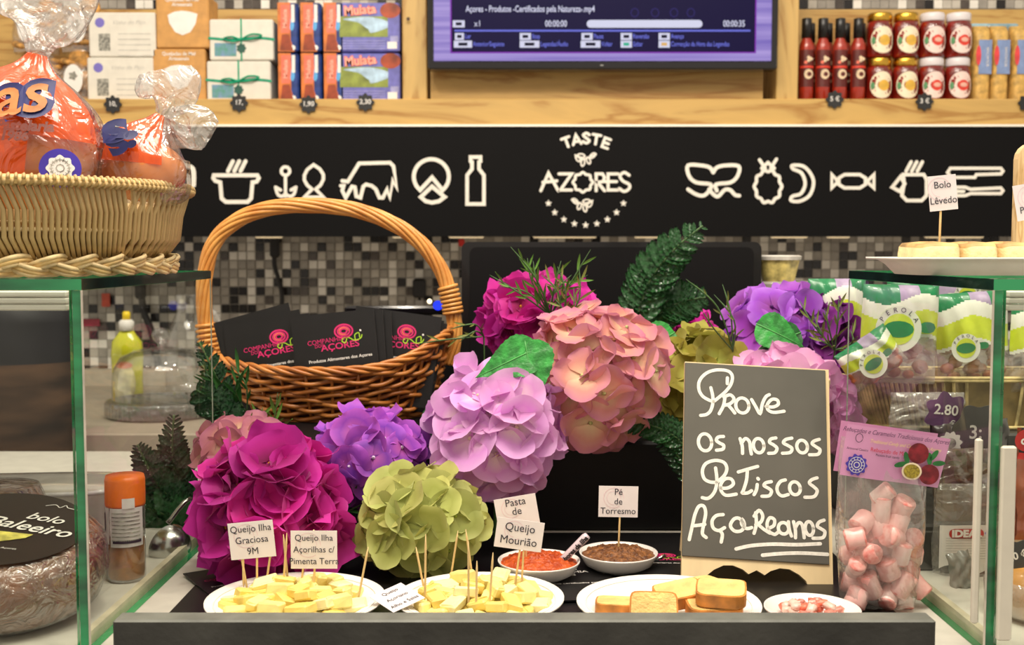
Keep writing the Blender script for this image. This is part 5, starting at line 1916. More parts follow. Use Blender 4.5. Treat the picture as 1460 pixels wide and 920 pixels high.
for k in range(46):
    a, q = rc.uniform(0, 6.28), sqrt(rc.random())
    lay = k % 3
    q *= .030 - .006 * lay
    o = bpy.data.objects.new('broken_sweet', pcm[rc.randrange(3)]); COL.objects.link(o)
    o.matrix_basis = T(xb3 + q * cos(a) , 1.012 + q * sin(a), ZT + .0125 + .0052 * lay + q * .12) @ Euler((rc.uniform(-.5, .5), rc.uniform(-.5, .5), rc.uniform(0, 6))).to_matrix().to_4x4()
    tag(o, 'small broken pink sweet in the white bowl', 'sweet', 'broken pink sweets in the bowl')

# spoons
tspoon = thing('plastic_spoon', 'clear plastic spoon with black printed handle stuck in the orange paste', 'spoon', P(796, 806, 1.165))
clp = mat('clear_handle', (214, 196, 204), .15, var=.1, coat=.6)
a, b = P(793, 808, 1.165), P(838, 763, 1.165)
MB().tube([a, a + (b - a) * .1, a + (b - a) * .93, b], [.002, .0042, .0046, .0034], 8).build('handle', clp, tspoon, smooth=True, world=True)
mm2 = frame(a + Vector((0, -.0048, 0)), b + Vector((0, -.0048, 0)), a + Vector((-.02, -.0048, .02)))
lettering('Sabores da Ilha', .0072, WM(tspoon).inverted() @ mm2 @ T((b - a).length * .55, 0, .0004), M['black'], tspoon, fat=.0003, xs=.9)
t = thing('steel_spoon', 'tip of a small steel spoon handle beyond the brown paste bowl', 'spoon', P(946, 795, 1.2))
MB().tube([P(925, 802, 1.2), P(938, 797, 1.2), P(949, 792, 1.2)], [.0012, .0016, .002], 6).build('handle', M['steel'], t, smooth=True, world=True)


# ---------------------------------------------------------------- toothpicks and name cards
def pick_mesh(parent, top, bot, z=None, Y=None, name='toothpick'):
    b = floor_pt(bot[0], bot[1], ZT + (.022 if z is None else z)) if Y is None else P(bot[0], bot[1], Y)
    a = P(top[0], top[1], b.y + .0)
    d = (b - a)
    b2 = b + d.normalized() * .008
    return MB().tube([a, a + (b2 - a) * .16, a + (b2 - a) * .86, b2], [.0003, .00115, .00115, .0004], 6).build(name, M['pick'], parent, smooth=True, world=parent is not None), b


pl_ = [((525, 780), (512, 848), 'toothpick leaning right, alone at the right of the left plate'),
       ((409, 760), (404, 838), 'toothpick beside the left edge of the second name card'),
       ((404, 762), (411, 835), 'toothpick crossing another just left of the second name card'),
       ((593, 780), (603, 832), 'leftmost toothpick of the middle plate, leaning left'),
       ((607, 762), (606, 848), 'tall upright toothpick near the left of the middle plate'),
       ((653, 757), (642, 828), 'toothpick leaning right at the back of the middle plate'),
       ((664, 755), (674, 826), 'tall toothpick leaning left at the centre of the middle plate'),
       ((668, 772), (668, 862), 'upright toothpick in front of the leaning pair on the middle plate'),
       ((680, 800), (679, 864), 'short upright toothpick in front on the middle plate'),
       ((703, 788), (698, 862), 'toothpick right of centre on the middle plate')]
for tp, bt_, lb_ in pl_:
    o, b = pick_mesh(None, tp, bt_)
    tag(o, lb_, 'toothpick', 'loose toothpicks in the cheese')

cwhite = mat('card_paper', (240, 232, 232), .6, var=.02)
pinkr = mat('card_swirl', (240, 214, 220), .6)


def name_card(quad, Y, lines, picks, label, size=.0105, lz=None, cat='name card', dl=0.0, swirl=True, M0=None):
    tl, tr, br, bl = quad
    m = frame(P(bl[0], bl[1], Y), P(br[0], br[1], Y + dl), P(tl[0], tl[1], Y))
    wd_ = (P(br[0], br[1], Y) - P(bl[0], bl[1], Y)).length; ht = (P(tl[0], tl[1], Y) - P(bl[0], bl[1], Y)).length
    if M0 is not None: m, wd_, ht = M0
    t = thing('name_card', label, cat, m, 'white name cards on toothpicks')
    MB().box((wd_ / 2, ht / 2, 0), (wd_, ht, .0006)).build('card', cwhite, t)
    if swirl:
        mb = MB(); mb.stroke([(ht * .32 * cos(2 * pi * k / 20) + wd_ * .38, ht * .32 * sin(2 * pi * k / 20) + ht * .62) for k in range(18)], .0007)
        mb.stroke([(ht * .22 * cos(2 * pi * k / 20) + wd_ * .38, ht * .22 * sin(2 * pi * k / 20) + ht * .62) for k in range(16)], .0005)
        mb.v = [v + Vector((0, 0, .0005)) for v in mb.v]
        mb.build('swirl_print', pinkr, t)
    n = len(lines)
    for i, s_ in enumerate(lines):
        lettering(s_, size, T(wd_ / 2, ht * (1 - (i + .62) / (n + .25)), .0007), M['ink'], t, xs=.95)
    for tp, bt_ in picks:
        bb = P(bt_[0], bt_[1], Y); aa = P(tp[0], tp[1], Y) + Vector((0, .0014, 0)); bb = bb + Vector((0, .0014, 0))
        MB().tube([aa, aa + (bb - aa) * .1, aa + (bb - aa) * .9, bb], [.0006, .00115, .00115, .0004], 6).build('toothpick', M['pick'], t, smooth=True, world=True)
    return t


name_card(((326, 747), (391, 741), (394, 793), (330, 799)), 1.085, ['Queijo Ilha', 'Graciosa', '9M'], [((343, 790), (352, 842)), ((346, 790), (347, 838)), ((366, 790), (366, 838)), ((386, 785), (379, 834))], 'white name card with three lines at far left on the cheese plate', size=.0096)
name_card(((414, 757), (481, 757), (481, 811), (415, 811)), 1.075, ['Queijo Ilha', 'Açorilhas c/', 'Pimenta Terra'], [((433, 800), (428, 845)), ((449, 800), (446, 845)), ((447, 756), (446, 800))], 'white name card above the right half of the left cheese plate', size=.0088)
name_card(((524, 852), (566, 838), (599, 857), (561, 873)), 1.058, ['Queijo', 'Açoriano', 'Alho e Salsa'], [((590, 858), (612, 868))], 'fallen name card lying between the two cheese plates', size=.0068, swirl=False, M0=(T(floor_pt(561, 874, ZT + .018)) @ rot('X', 14) @ rot('Z', 43), .037, .037))
name_card(((706, 713), (760, 697), (770, 745), (711, 755)), 1.165, ['Pasta', 'de', ''], [((752, 745), (750, 800))], 'tilted name card half hidden behind the card for Mourião cheese', size=.0112)
name_card(((708, 737), (775, 735), (771, 788), (704, 779)), 1.072, ['Queijo', 'Mourião'], [((742, 780), (733, 845)), ((747, 780), (742, 862))], 'name card of two lines in front of another, above the orange paste', size=.0112)
name_card(((856, 693), (911, 692), (909, 738), (853, 737)), 1.200, ['Pé', 'de', 'Torresmo'], [((884, 734), (882, 784))], 'name card standing in the bowl of brown meat paste', size=.0098)
name_card(((1323, 252), (1362, 249), (1366, 298), (1326, 302)), 1.13, ['Bolo', 'Lêvedo'], [((1342, 298), (1340, 352))], 'name card stuck in the flat muffins on the right foam tray', size=.0098)
name_card(((1441, 266), (1500, 258), (1506, 306), (1451, 316)), 1.11, ['Três', 'Pimentas'], [((1478, 310), (1474, 352))], 'name card cut off by the right edge of the photo', size=.0092)

# ================================================================== CHALKBOARD
oB, rB, uB = P(972, 793, 1.160), P(1186, 806, 1.156), P(994, 519, 1.232)
mC = frame(oB, rB, uB)
bw, bh = (rB - oB).length, (uB - oB).length
cbt = thing('chalkboard', 'small wooden chalkboard easel with white handwriting standing right of centre', 'chalkboard', mC)
pine = mat('easel_wood', (240, 216, 168), .5, var=.06, scale=30, stretch=(1, .2, 1))
leg = .043
out = [(0, -leg), (.026, -leg), (.026, -.024), (.029, -.012), (.036, -.006)]
for k in range(1, 6):
    out.append((.036 + .014 * k, -.006 - .006 * sin(pi * k / 10) - (.0 if k < 5 else 0)))
mid = bw / 2
sc_ = [(.034, -.012), (.044, -.007), (.054, -.0065), (.064, -.010), (.070, -.0145), (mid - .0, -.010), (bw - .070, -.0145), (bw - .064, -.010), (bw - .054, -.0065), (bw - .044, -.007), (bw - .034, -.012)]
out = [(0, -leg), (.024, -leg), (.024, -.026), (.027, -.018)] + sc_ + [(bw - .027, -.018), (bw - .024, -.026), (bw - .024, -leg), (bw + .001, -leg), (bw + .001, bh + .0015), (-.0, bh + .0015)]
MB().prism(out, .006, T(0, 0, -.0062)).build('front_panel', pine, cbt)
slm = mat('chalk_slate', (94, 92, 84), .7, var=.1, scale=8)
MB().bbox(((bw - .003) / 2, bh / 2 + .0, .0006), (bw - .003, bh, .0026), .0005).build('slate', slm, cbt)
bk_ = MB(); bk_.bbox((bw / 2, bh * .46, 0), (bw - .006, bh * 1.02, .005), .001)
ob = bk_.build('rear_leaf', pine, cbt)
ob.matrix_basis = T(.009, bh, -.011) @ rot('X', 26) @ T(0, -bh, 0)
for hx in (.03, bw - .03):
    MB().bbox((hx, bh - .004, -.007), (.014, .010, .008), .001).build('hinge', M['steel'], cbt)
chalk = mat('chalk_white', (240, 238, 228), .8, var=.06, scale=300)


def cl(x, y):
    """crop pixel of the photo -> position on the board"""
    px, py = 970 + x / 2.556, 500 + y / 2.556
    ax, ay = 1186 - 972, 806 - 793
    bx_, by_ = 994 - 972, 519 - 793
    dx, dy = px - 972, py - 793
    D_ = ax * by_ - ay * bx_
    a = (dx * by_ - dy * bx_) / D_; b = (ax * dy - ay * dx) / D_
    return (a * bw, b * bh)


def chalkstroke(name, sts, wd_=.0036):
    mb = MB()
    for st_ in sts:
        pts = [cl(*p) for p in st_]
        if len(pts) > 2: pts = [(v.x, v.y) for v in smoothpts([(a, b, 0) for a, b in pts], 5)]
        mb.stroke(pts, wd_)
    mb.v = [v + Vector((0, 0, .0022)) for v in mb.v]
    return mb.build(name, chalk, cbt)


def ell(cx, cy, rx, ry, a0=0, a1=360, n=14):
    return [(cx + rx * cos(radians(a0 + (a1 - a0) * k / n)), cy + ry * sin(radians(a0 + (a1 - a0) * k / n))) for k in range(n + 1)]


chalkstroke('chalk_word', [
    [(153, 145), (158, 175), (156, 205), (145, 232), (128, 245), (107, 248)], [(160, 197), (140, 190), (118, 175), (107, 150), (112, 118), (140, 90), (180, 78), (222, 82), (238, 100), (232, 130), (210, 158), (180, 182), (160, 197)], [(219, 108), (217, 130)],
    [(205, 178), (196, 212), (178, 242)], [(200, 180), (225, 172), (238, 188), (222, 205), (196, 212)], [(212, 208), (226, 224), (237, 240)],
    ell(268, 212, 25, 28), [(305, 190), (318, 215), (333, 242), (345, 205), (360, 180), (374, 172)], [(358, 216), (385, 218), (405, 208), (402, 192), (382, 190), (364, 208), (364, 228), (385, 238), (425, 234)]])
chalkstroke('chalk_word', [ell(117, 347, 25, 31), [(188, 326), (168, 328), (160, 340), (172, 350), (186, 358), (182, 372), (158, 376)]])
chalkstroke('chalk_word', [
    [(250, 334), (256, 360), (255, 388)], [(253, 352), (270, 334), (284, 345), (286, 370), (288, 390)], ell(318, 360, 20, 26),
    [(385, 332), (366, 336), (360, 348), (375, 358), (386, 370), (376, 386), (353, 388)], [(445, 333), (422, 338), (412, 350), (428, 360), (442, 370), (434, 385), (405, 388)],
    ell(481, 364, 20, 23), [(548, 338), (528, 344), (520, 354), (535, 366), (547, 376), (538, 392), (506, 394)]])
chalkstroke('chalk_word', [
    [(150, 440), (152, 480), (145, 515), (130, 538), (112, 549), (93, 546)], [(150, 492), (125, 490), (105, 478), (100, 450), (115, 424), (150, 413), (182, 420), (192, 442), (180, 468), (150, 492)],
    [(162, 512), (190, 512), (212, 498), (205, 480), (182, 480), (165, 500), (165, 522), (182, 538), (220, 534)],
    [(234, 455), (270, 445), (308, 435)], [(268, 450), (262, 485), (248, 520), (243, 530), (262, 530), (278, 522)], [(301, 500), (296, 520), (286, 536)], [(305, 478), (307, 481)],
    [(354, 490), (334, 494), (326, 504), (342, 514), (352, 524), (342, 540), (315, 542)], [(407, 484), (388, 490), (374, 510), (376, 530), (390, 541), (413, 536)], ell(440, 514, 20, 23),
    [(526, 477), (505, 484), (496, 496), (512, 510), (522, 524), (508, 544), (474, 546)]])
chalkstroke('chalk_word', [
    [(35, 693), (48, 650), (62, 605), (78, 577), (96, 576), (102, 600), (92, 640), (85, 672), (98, 686)], [(52, 645), (75, 643), (96, 640)],
    [(166, 606), (140, 610), (124, 628), (126, 652), (145, 662), (168, 652)], [(150, 662), (158, 676), (152, 702)],
    [(240, 640), (225, 620), (205, 622), (190, 645), (205, 664), (230, 662), (242, 642), (236, 624), (232, 640), (248, 655), (268, 652)],
    [(287, 600), (286, 640), (275, 672)], [(280, 612), (300, 592), (312, 610), (304, 632), (284, 642)], [(292, 640), (312, 658), (334, 672)],
    [(330, 655), (350, 645), (354, 625), (338, 618), (326, 638), (330, 664), (350, 676), (364, 668)], ell(385, 655, 19, 20), [(405, 632), (406, 660), (412, 682)],
    [(424, 632), (428, 660), (426, 688)], [(428, 655), (442, 636), (455, 644), (458, 688)], ell(480, 656, 15, 24), [(537, 627), (518, 634), (510, 648), (524, 658), (536, 668), (526, 688), (490, 690)]])
chalkstroke('chalk_line', [[(205, 726), (260, 715), (340, 710), (430, 712), (515, 709)]], .0038)
chalkstroke('chalk_line', [[(300, 748), (360, 743), (440, 741), (538, 746)]], .0038)

# ================================================================== BAG OF PINK SWEETS
YC = 1.075
tb_ = thing('sweets_bag', 'clear bag of pink cylindrical sweets with a pink header card', 'sweets bag', (P(1265, 870, YC).x, YC, ZT + .0024))
cf = film('sweets_film', opac=.13, gloss=.6, rough=.08, bump=.7, bscale=14)
zt_ = P(1265, 622, YC).z


def sbag(u, v):
    a = 2 * pi * v
    py = 868 - u * (868 - 622)
    z = ZT + .004 + u * (zt_ - ZT - .004)
    xl = 1208 - 8 * sin(pi * u) - 4 * u; xr = 1312 + 18 * u ** .7 + 3 * sin(3 * u)
    cx, hw = (xl + xr) / 2, (xr - xl) / 2
    th_ = .022 * (1 - .92 * max(0, (u - .35) / .65)) + .0006
    if u < .03: th_ *= .6
    c_ = cos(a); sx = (abs(c_) ** .7) * (1 if c_ > 0 else -1)
    X = (cx - 730) / FPX * YC + sx * hw / FPX * YC
    Yv = YC + sin(a) * th_ * (1 + .12 * sin(5 * a + 9 * u)) + .0022 * sin(11 * sx + 14 * u)
    return (X, Yv, z)


MB().grid(sbag, 34, 56, wrap=True).build('bag_film', cf, tb_, smooth=True, world=True)
hm = frame(P(1197, 677, YC - .010), P(1337, 696, YC - .008), P(1198, 604, YC - .010))
hw_, hh_ = (P(1337, 696, YC) - P(1197, 677, YC)).length, (P(1198, 604, YC) - P(1197, 677, YC)).length
hc = MB()
hc.grid(lambda u, v: hm @ Vector((hw_ * u * (1.0 + .05 * v), hh_ * v * (1 - .03 * u), .0015 * sin(u * 6))), 12, 4)
hdr = hc.build('header_card', mat('header_pink', (224, 156, 200), .35, var=.06, scale=10, coat=.3), tb_, smooth=True, world=True)
hc = MB(); hc.grid(lambda u, v: hm @ Vector((hw_ * u * 1.0, hh_ * v, -.0196)), 2, 2); hc.build('header_back', bpy.data.materials['header_pink'], tb_, world=True)
inv = WM(hdr).inverted()
prn = lambda *a_, **k_: lettering(a_[0], a_[1], inv @ hm @ T(a_[2], a_[3], .0022), a_[4], hdr, **k_)
prn('Rebuçados e Caramelos Tradicionais dos Açores', .0062, hw_ * .49, hh_ * .90, mat('script_ink', (96, 60, 96), .5), shear=.4, xs=.84)
prn('Traditional Candy and Caramel from Azores', .0048, hw_ * .60, hh_ * .73, mat('script_yellow', (248, 222, 150), .5), shear=.4, xs=.8)
prn('Rebuçado de Maracujá', .0056, hw_ * .50, hh_ * .57, mat('script_red', (216, 56, 76), .5), xs=.9)
prn('Passion fruit candy', .0034, hw_ * .44, hh_ * .48, M['ink'], xs=.9)
prn('Artesanal Caseiro', .0032, hw_ * .13, hh_ * .54, M['ink'], xs=.9)
pm_ = MB(); pm_.stroke([(v[0], v[1]) for v in [(hw_ * .13 + .0035 * cos(q * .5), hh_ * .76 + .0042 * sin(q * .5)) for q in range(13)]], .0005, mat=hm @ T(0, 0, .0022))
pm_.build('spoon_print', M['ink'], hdr, world=True)
em = MB(); em.disc((hw_ * .145, hh_ * .24), .0098, 64, z=.0022, mat=hm, lob=10, amp=.10)
seal = em.build('seal', mat('seal_violet', (74, 58, 170), .4), hdr, world=True)
em = MB()
for r_, wv in ((.0075, .0005), (.0048, .0006), (.0026, .0008)):
    em.stroke([(hw_ * .145 + r_ * cos(2 * pi * k / 24), hh_ * .24 + r_ * sin(2 * pi * k / 24)) for k in range(24)], wv, z=.0026, mat=hm, closed=True)
for k in range(12):
    a = 2 * pi * k / 12; em.stroke([(hw_ * .145 + .0052 * cos(a), hh_ * .24 + .0052 * sin(a)), (hw_ * .145 + .007 * cos(a), hh_ * .24 + .007 * sin(a))], .0005, z=.0026, mat=hm)
em.build('seal_rings', M['white'], seal, world=True)
fm_ = [mat('fruit_red', (140, 36, 48), .4, var=.3, scale=120), mat('fruit_rind', (240, 220, 190), .5), mat('fruit_pulp', (196, 176, 60), .5, var=.5, scale=420, col2=(110, 90, 30)), mat('fruit_leaf', (44, 110, 56), .5, var=.3)]
for cx, cy, r, mi in ((.74, .62, .010, 0), (.88, .24, .0098, 0)):
    em = MB(); em.disc((hw_ * cx, hh_ * cy), r, 24, z=.0026, mat=hm); em.build('fruit_print', fm_[0], hdr, world=True)
em = MB(); em.disc((hw_ * .70, hh_ * .26), .0098, 24, z=.0029, mat=hm, ry=.0084, mi=0); em.disc((hw_ * .70, hh_ * .26), .0080, 24, z=.0031, mat=hm, ry=.0068, mi=1)
em.build('half_fruit_print', fm_[1:3], hdr, world=True)
for cx, cy, a in ((.58, .36, 20), (.63, .50, 110), (.86, .54, 100), (.96, .48, 10), (.90, .62, 60)):
    em = MB(); em.disc((0, 0), .0062, 14, z=.0024, mat=hm @ T(hw_ * cx, hh_ * cy, 0) @ rot('Z', a), ry=.0026); em.build('leaf_print', fm_[3], hdr, world=True)

swm = []
swmat = [mat('candy_pink', (248, 206, 198), .4, var=.25, scale=60, col2=(234, 156, 150), coat=.3), mat('candy_pale', (252, 228, 220), .4, var=.12, scale=50, col2=(240, 180, 172), coat=.3)]
swred = mat('candy_end', (222, 120, 112), .4, var=.3, scale=160, col2=(244, 190, 180), coat=.3)
for k in range(4):
    mb = MB()
    r = (.0102, .0092, .0110, .0098)[k]; l_ = (.013, .011, .010, .014)[k]
    mb.lathe([(0, -l_), (r * .86, -l_), (r, -l_ + .002), (r * .97, 0), (r, l_ - .002), (r * .86, l_), (0, l_)], 16, mis=[1, 1, 0, 0, 1, 1])
    mb.v = [v * (1 + .06 * noise.noise(v * 160 + Vector((k, 0, 0)))) for v in mb.v]
    swm.append(mb.mesh('sweet', [swmat[k % 2], swred], True))
rs_ = random.Random(12)
sweets = []
for row, (py, xs__) in enumerate(((852, (1222, 1245, 1268, 1291)), (834, (1216, 1240, 1262, 1286, 1305)), (812, (1220, 1244, 1266, 1290)), (790, (1217, 1238, 1262, 1284, 1303)), (768, (1222, 1246, 1272, 1296)),
                                  (748, (1230, 1254, 1280)), (726, (1258, 1286)), (706, (1256,)))):
    for i, px in enumerate(xs__):
        dep = (-.0105, .0095)[(i + row) % 2] if row < 5 else 0.0
        c = P(px + rs_.uniform(-3, 3), py + rs_.uniform(-3, 3), YC + dep)
        o = bpy.data.objects.new('wrapped_sweet', swm[rs_.randrange(4)]); COL.objects.link(o)
        o.matrix_basis = T(c) @ Euler((rs_.uniform(-.6, 1.2), rs_.choice((0.2, 1.5, .7, -.5)) + rs_.uniform(-.3, .3), rs_.uniform(-.7, .7))).to_matrix().to_4x4() @ Matrix.Scale(.97, 4)
        tag(o, 'pink and white cylindrical sweet inside the clear bag', 'sweet', 'pink sweets in the clear bag')
# ================================================================== ON AND IN THE RIGHT CASE
ty = 1.14
x0, x1 = P(1250, 370, ty).x, .60
t = thing('foam_tray', 'white foam tray of flat muffins standing on the right glass case', 'tray', ((x0 + x1) / 2, ty, ZG))
w_ = (x1 - x0) / 2


def trayf(u, v):
    prof_ = [(.0, .0015), (.72, .0015), (.78, .003), (.86, .014), (.90, .0165), (1.0, .0175), (1.0, .0155), (.90, .0145), (.84, .010), (.76, 0), (0, 0)]
    i = u * (len(prof_) - 1); k = int(i); f = i - k
    a_, b_ = prof_[k], prof_[min(k + 1, len(prof_) - 1)]
    r = a_[0] + (b_[0] - a_[0]) * f; z = a_[1] + (b_[1] - a_[1]) * f
    a = 2 * pi * v; sq = lambda c_: abs(c_) ** .45 * (1 if c_ > 0 else -1)
    return (w_ * r * sq(cos(a)), .075 * r * sq(sin(a)), z)


MB().grid(trayf, 10, 64, wrap=True).build('tray_body', M['foam'], t, smooth=True)
mf = [mat('muffin_side', (240, 216, 162), .7, var=.08, scale=60, bump=.4, bscale=200), mat('muffin_top', (222, 176, 112), .6, var=.35, scale=34)]
for i, (a, b) in enumerate(((1293, 1353), (1356, 1404), (1407, 1452))):
    xa, xb = P(a, 360, ty).x, P(b, 360, ty).x
    t = thing('flat_muffin', ('left', 'middle', 'right')[i] + ' wedge of flat round muffin on the foam tray', 'bread', ((xa + xb) / 2, ty, ZG + .0024), 'muffin wedges on the foam tray')
    mb = MB()
    def mfn(u, v, xa=xa, xb=xb, i=i):
        a_ = 2 * pi * v; sq = lambda c_: abs(c_) ** .4 * (1 if c_ > 0 else -1)
        pr = [(.3, 0), (.95, 0), (1.0, .006), (1.0, .018), (.96, .025), (.86, .0285), (.3, .030), (0, .030)][min(7, int(round(u * 7)))]
        hx = (xb - xa) / 2
        X = hx * (pr[0] if pr[0] < .5 or (i == 0 and cos(a_) < 0) or (i == 2 and cos(a_) > 0) else .995) * sq(cos(a_))
        return (X, .040 * pr[0] * sq(sin(a_)), pr[1] + (.001 * sin(3 * a_) if pr[1] else 0))
    mb.grid(mfn, 7, 40, wrap=True)
    for k in range(len(mb.f)): mb.m[k] = 1 if k // 40 >= 4 else 0
    mb.build('crumb', mf, t, smooth=True)
# rounded wooden board
bd = P(1470, 380, 1.23)
t = thing('wooden_board', 'pale wooden board with rounded top standing at the right edge', 'board', (bd.x, 1.235, ZG))
hb = P(1460, 203, 1.23).z - ZG
wb = .0185
MB().prism([(-wb, 0), (wb, 0)] + [(wb * cos(radians(a)), hb - wb + wb * sin(radians(a))) for a in range(0, 181, 20)], .012, mface(0, .004, 0)).build('board_body', wood('board_wood', (226, 196, 146), (196, 158, 104), 'Z', 30), t)

# stand inside / behind the right case
t = thing('display_step', 'dark grey two level display step inside the right glass case', 'stand', (.62, 1.42, ZT))
zs1 = P(1300, 612, 1.43).z
MB().bbox((.0, .06, (zs1 - ZT) / 2), (.37, .17, zs1 - ZT), .003).build('rear_step', mat('step_grey', (58, 56, 52), .5, var=.2), t)
zs2 = ZT + .052
MB().bbox((.0, -.12, .026), (.37, .19, .052), .003).build('front_step', bpy.data.materials['step_grey'], t)

# basket with snack bags
bk2 = mat('pale_cane', (206, 186, 130), .55, var=.3, scale=50)
bxl, bxr = P(1207, 545, 1.43).x, .795
bcx, bw2 = (bxl + bxr) / 2, (bxr - bxl) / 2
t = thing('cane_basket', 'pale upright cane basket of green snack bags behind the right glass', 'basket', (bcx, 1.475, zs1))
zr2 = P(1300, 541, 1.40).z - zs1


def bpt(a, u, off=0):
    sq = lambda c_: abs(c_) ** .55 * (1 if c_ > 0 else -1)
    k = .86 + .14 * u
    return Vector(((bw2 * k + off) * sq(cos(a)), (.062 * k + off) * sq(sin(a)), zr2 * u))


canem = None
for k in range(120):
    a = 2 * pi * k / 120
    MB().tube([bpt(a, 0), bpt(a, .5, .001), bpt(a, 1)], .0021, 4).build('cane', bk2, t)
for u in (0.05, .95, 1.0):
    MB().tube([bpt(2 * pi * k / 80, u, .002) for k in range(80)], .0024, 5, True).build('cane_hoop', bk2, t, smooth=True)
MB().box((0, 0, .002), (bw2 * 1.6, .10, .003)).build('basket_base', bk2, t)
MB().grid(lambda u, v: bpt(2 * pi * v, u * .97, -.003), 3, 60, wrap=True).build('shade_backing', mat('cane_shade', (140, 120, 76), .8, var=.2), t, smooth=True)  # backing for the canes in darkened cane colour, painted as the basket's inner shade

snf = film('snack_film', opac=.16, gloss=.5, rough=.1, bump=.9, bscale=18)
gs = dict(lime=mat('pack_lime', (206, 222, 60), .3, var=.08, coat=.4), grn=mat('pack_deep_green', (26, 128, 76), .3, var=.15, coat=.4), wht=mat('pack_white', (230, 232, 218), .3, var=.04, coat=.4), lil=mat('pack_lilac', (168, 150, 180), .4, var=.15))
nutm = mat('snack_fill', (196, 112, 62), .45, var=.5, scale=50, bump=.5, col2=(140, 70, 34), coat=.4)


def snack(tl, tr, br, bl, Y, label, logo_at=(.42, .50), lr=.26, wave=0.0, base=None):
    m = frame(P(bl[0], bl[1], Y), P(br[0], br[1], Y), P(tl[0], tl[1], Y))
    W_ = (P(br[0], br[1], Y) - P(bl[0], bl[1], Y)).length; H_ = (P(tl[0], tl[1], Y) - P(bl[0], bl[1], Y)).length
    t = thing('snack_bag', label, 'snack', m, 'green and lime snack bags in the cane basket')
    th_ = .017
    def hf(x, y):
        return th_ * (max(0, 1 - abs(2 * x / W_ - 1) ** 3.2) ** .6) * (max(0, 1 - abs(2 * y / H_ - 1) ** 4) ** .7)
    def front(u, v):
        x, y = W_ * u, H_ * v
        return (x, y, hf(x, y) * (1 + .08 * sin(11 * u + 7 * v)) + .0012 * sin(26 * u + 9 * v))
    mb = MB(); nu, nv = 64, 64
    mb.grid(front, nu, nv)
    for i in range(nu):
        for j in range(nv):
            u, v = (i + .5) / nu, (j + .5) / nv
            wv = v + .06 * sin(u * 6 + wave)
            k = 3 if wv > .86 else 2 if wv > .80 else 2 if wv > .70 else 1 if wv > .46 else 2 if wv > .42 else 0
            if wv > .86 and .45 < u < .72: k = 4
            mb.m[i * nv + j] = {0: 0, 1: 1, 2: 2, 3: 3, 4: 4}[k]
    mb.build('bag_front', [snf, gs['lime'], gs['wht'], gs['grn'], gs['lil']], t, smooth=True)
    mb = MB(); mb.grid(lambda u, v: (W_ * u, H_ * v, -.4 * hf(W_ * u, H_ * v)), 10, 10); mb.build('bag_back', snf, t, smooth=True)
    nb = MB()
    rn = random.Random(int(tl[0]))
    for k in range(26):
        x, y = W_ * rn.uniform(.12, .88), H_ * rn.uniform(.08, .52)
        r = rn.uniform(.006, .0085)
        nb.grid(lambda u, v, x=x, y=y, r=r: (x + r * 1.3 * sin(pi * u) * cos(2 * pi * v), y + r * sin(pi * u) * sin(2 * pi * v), .003 + .7 * r * cos(pi * u)), 6, 8, wrap=True)
    nb.build('nuts', nutm, t, smooth=True, kind='stuff')
    # round emblem with the product word on its ring, lying on the curved front
    cx, cy, R_ = W_ * logo_at[0], H_ * logo_at[1], W_ * lr
    zz = max(hf(cx, cy), hf(cx + R_ * .6, cy), hf(cx - R_ * .6, cy)) * 1.10 + .0014
    e = MB(); e.disc((cx, cy), R_, 32, z=zz, mi=0); e.disc((cx, cy), R_ * .68, 28, z=zz + .0004, mi=1)
    e.add([(cx + R_ * .66 * cos(a_), cy + R_ * .66 * sin(a_) * .55, zz + .0007) for a_ in [2 * pi * k / 16 for k in range(16)]], [tuple(range(16))], 2)
    em_ = e.build('emblem', [gs['wht'], gs['lime'], gs['grn']], t)
    for k, ch in enumerate('PÉROLA'):
        a = radians(150 - k * 24)
        lettering(ch, R_ * .30, T(cx + R_ * .84 * cos(a), cy + R_ * .84 * sin(a), zz + .0006) @ rot('Z', math.degrees(a) - 90), M['ink'], em_, name='letter')
    lf_ = MB(); lf_.disc((cx + R_ * 1.25, cy + R_ * .1), R_ * .3, 12, z=zz - .0006, lob=2, amp=.2); lf_.build('leaf_print', gs['grn'], t)
    return t


snack((1232, 405), (1340, 412), (1332, 548), (1224, 545), 1.40, 'green and lime snack bag facing the viewer in the middle of the cane basket', (.42, .56), .30)
snack((1342, 420), (1432, 408), (1440, 545), (1338, 552), 1.43, 'snack bag right of the central one, just left of the green glass edge', (.32, .42), .2, 2)
snack((1140, 398), (1238, 404), (1232, 520), (1150, 520), 1.50, 'snack bag at far left, leaning out behind the purple flowers', (.55, .40), .2, 1)
snack((1208, 500), (1262, 458), (1294, 512), (1224, 560), 1.375, 'small folded snack bag lying in the lower left of the cane basket', (.42, .45), .24, 4)
snack((1436, 430), (1530, 420), (1535, 560), (1438, 560), 1.42, 'snack bag seen through the front pane at the right edge', (.45, .5), .22, 3)
snack((1262, 396), (1402, 400), (1396, 520), (1262, 520), 1.465, 'rear snack bag whose top edge shows above the others', (.80, .80), .14, 5)

# price flower 2.80
fp = P(1349, 590, 1.29)
t = thing('price_flower', 'purple flower shaped price tag with a price of 2.80 behind the glass', 'price tag', frame(fp, P(1359, 591, 1.29), P(1348, 580, 1.29)))
MB().prism([(.0235 * (1 + .14 * cos(7 * a)) * cos(a), .0235 * (1 + .14 * cos(7 * a)) * sin(a)) for a in [2 * pi * k / 42 for k in range(42)]], .0012).build('tag_face', mat('tag_purple', (96, 60, 104), .4), t)
lettering('2.80', .0165, T(-.001, .004, .0018), M['white'], t, fat=.0003); lettering('€', .010, T(.008, -.011, .0018), M['white'], t, fat=.0002)
MB().box((0, -.045, -.002), (.003, .06, .002)).build('tag_stick', clp, t)
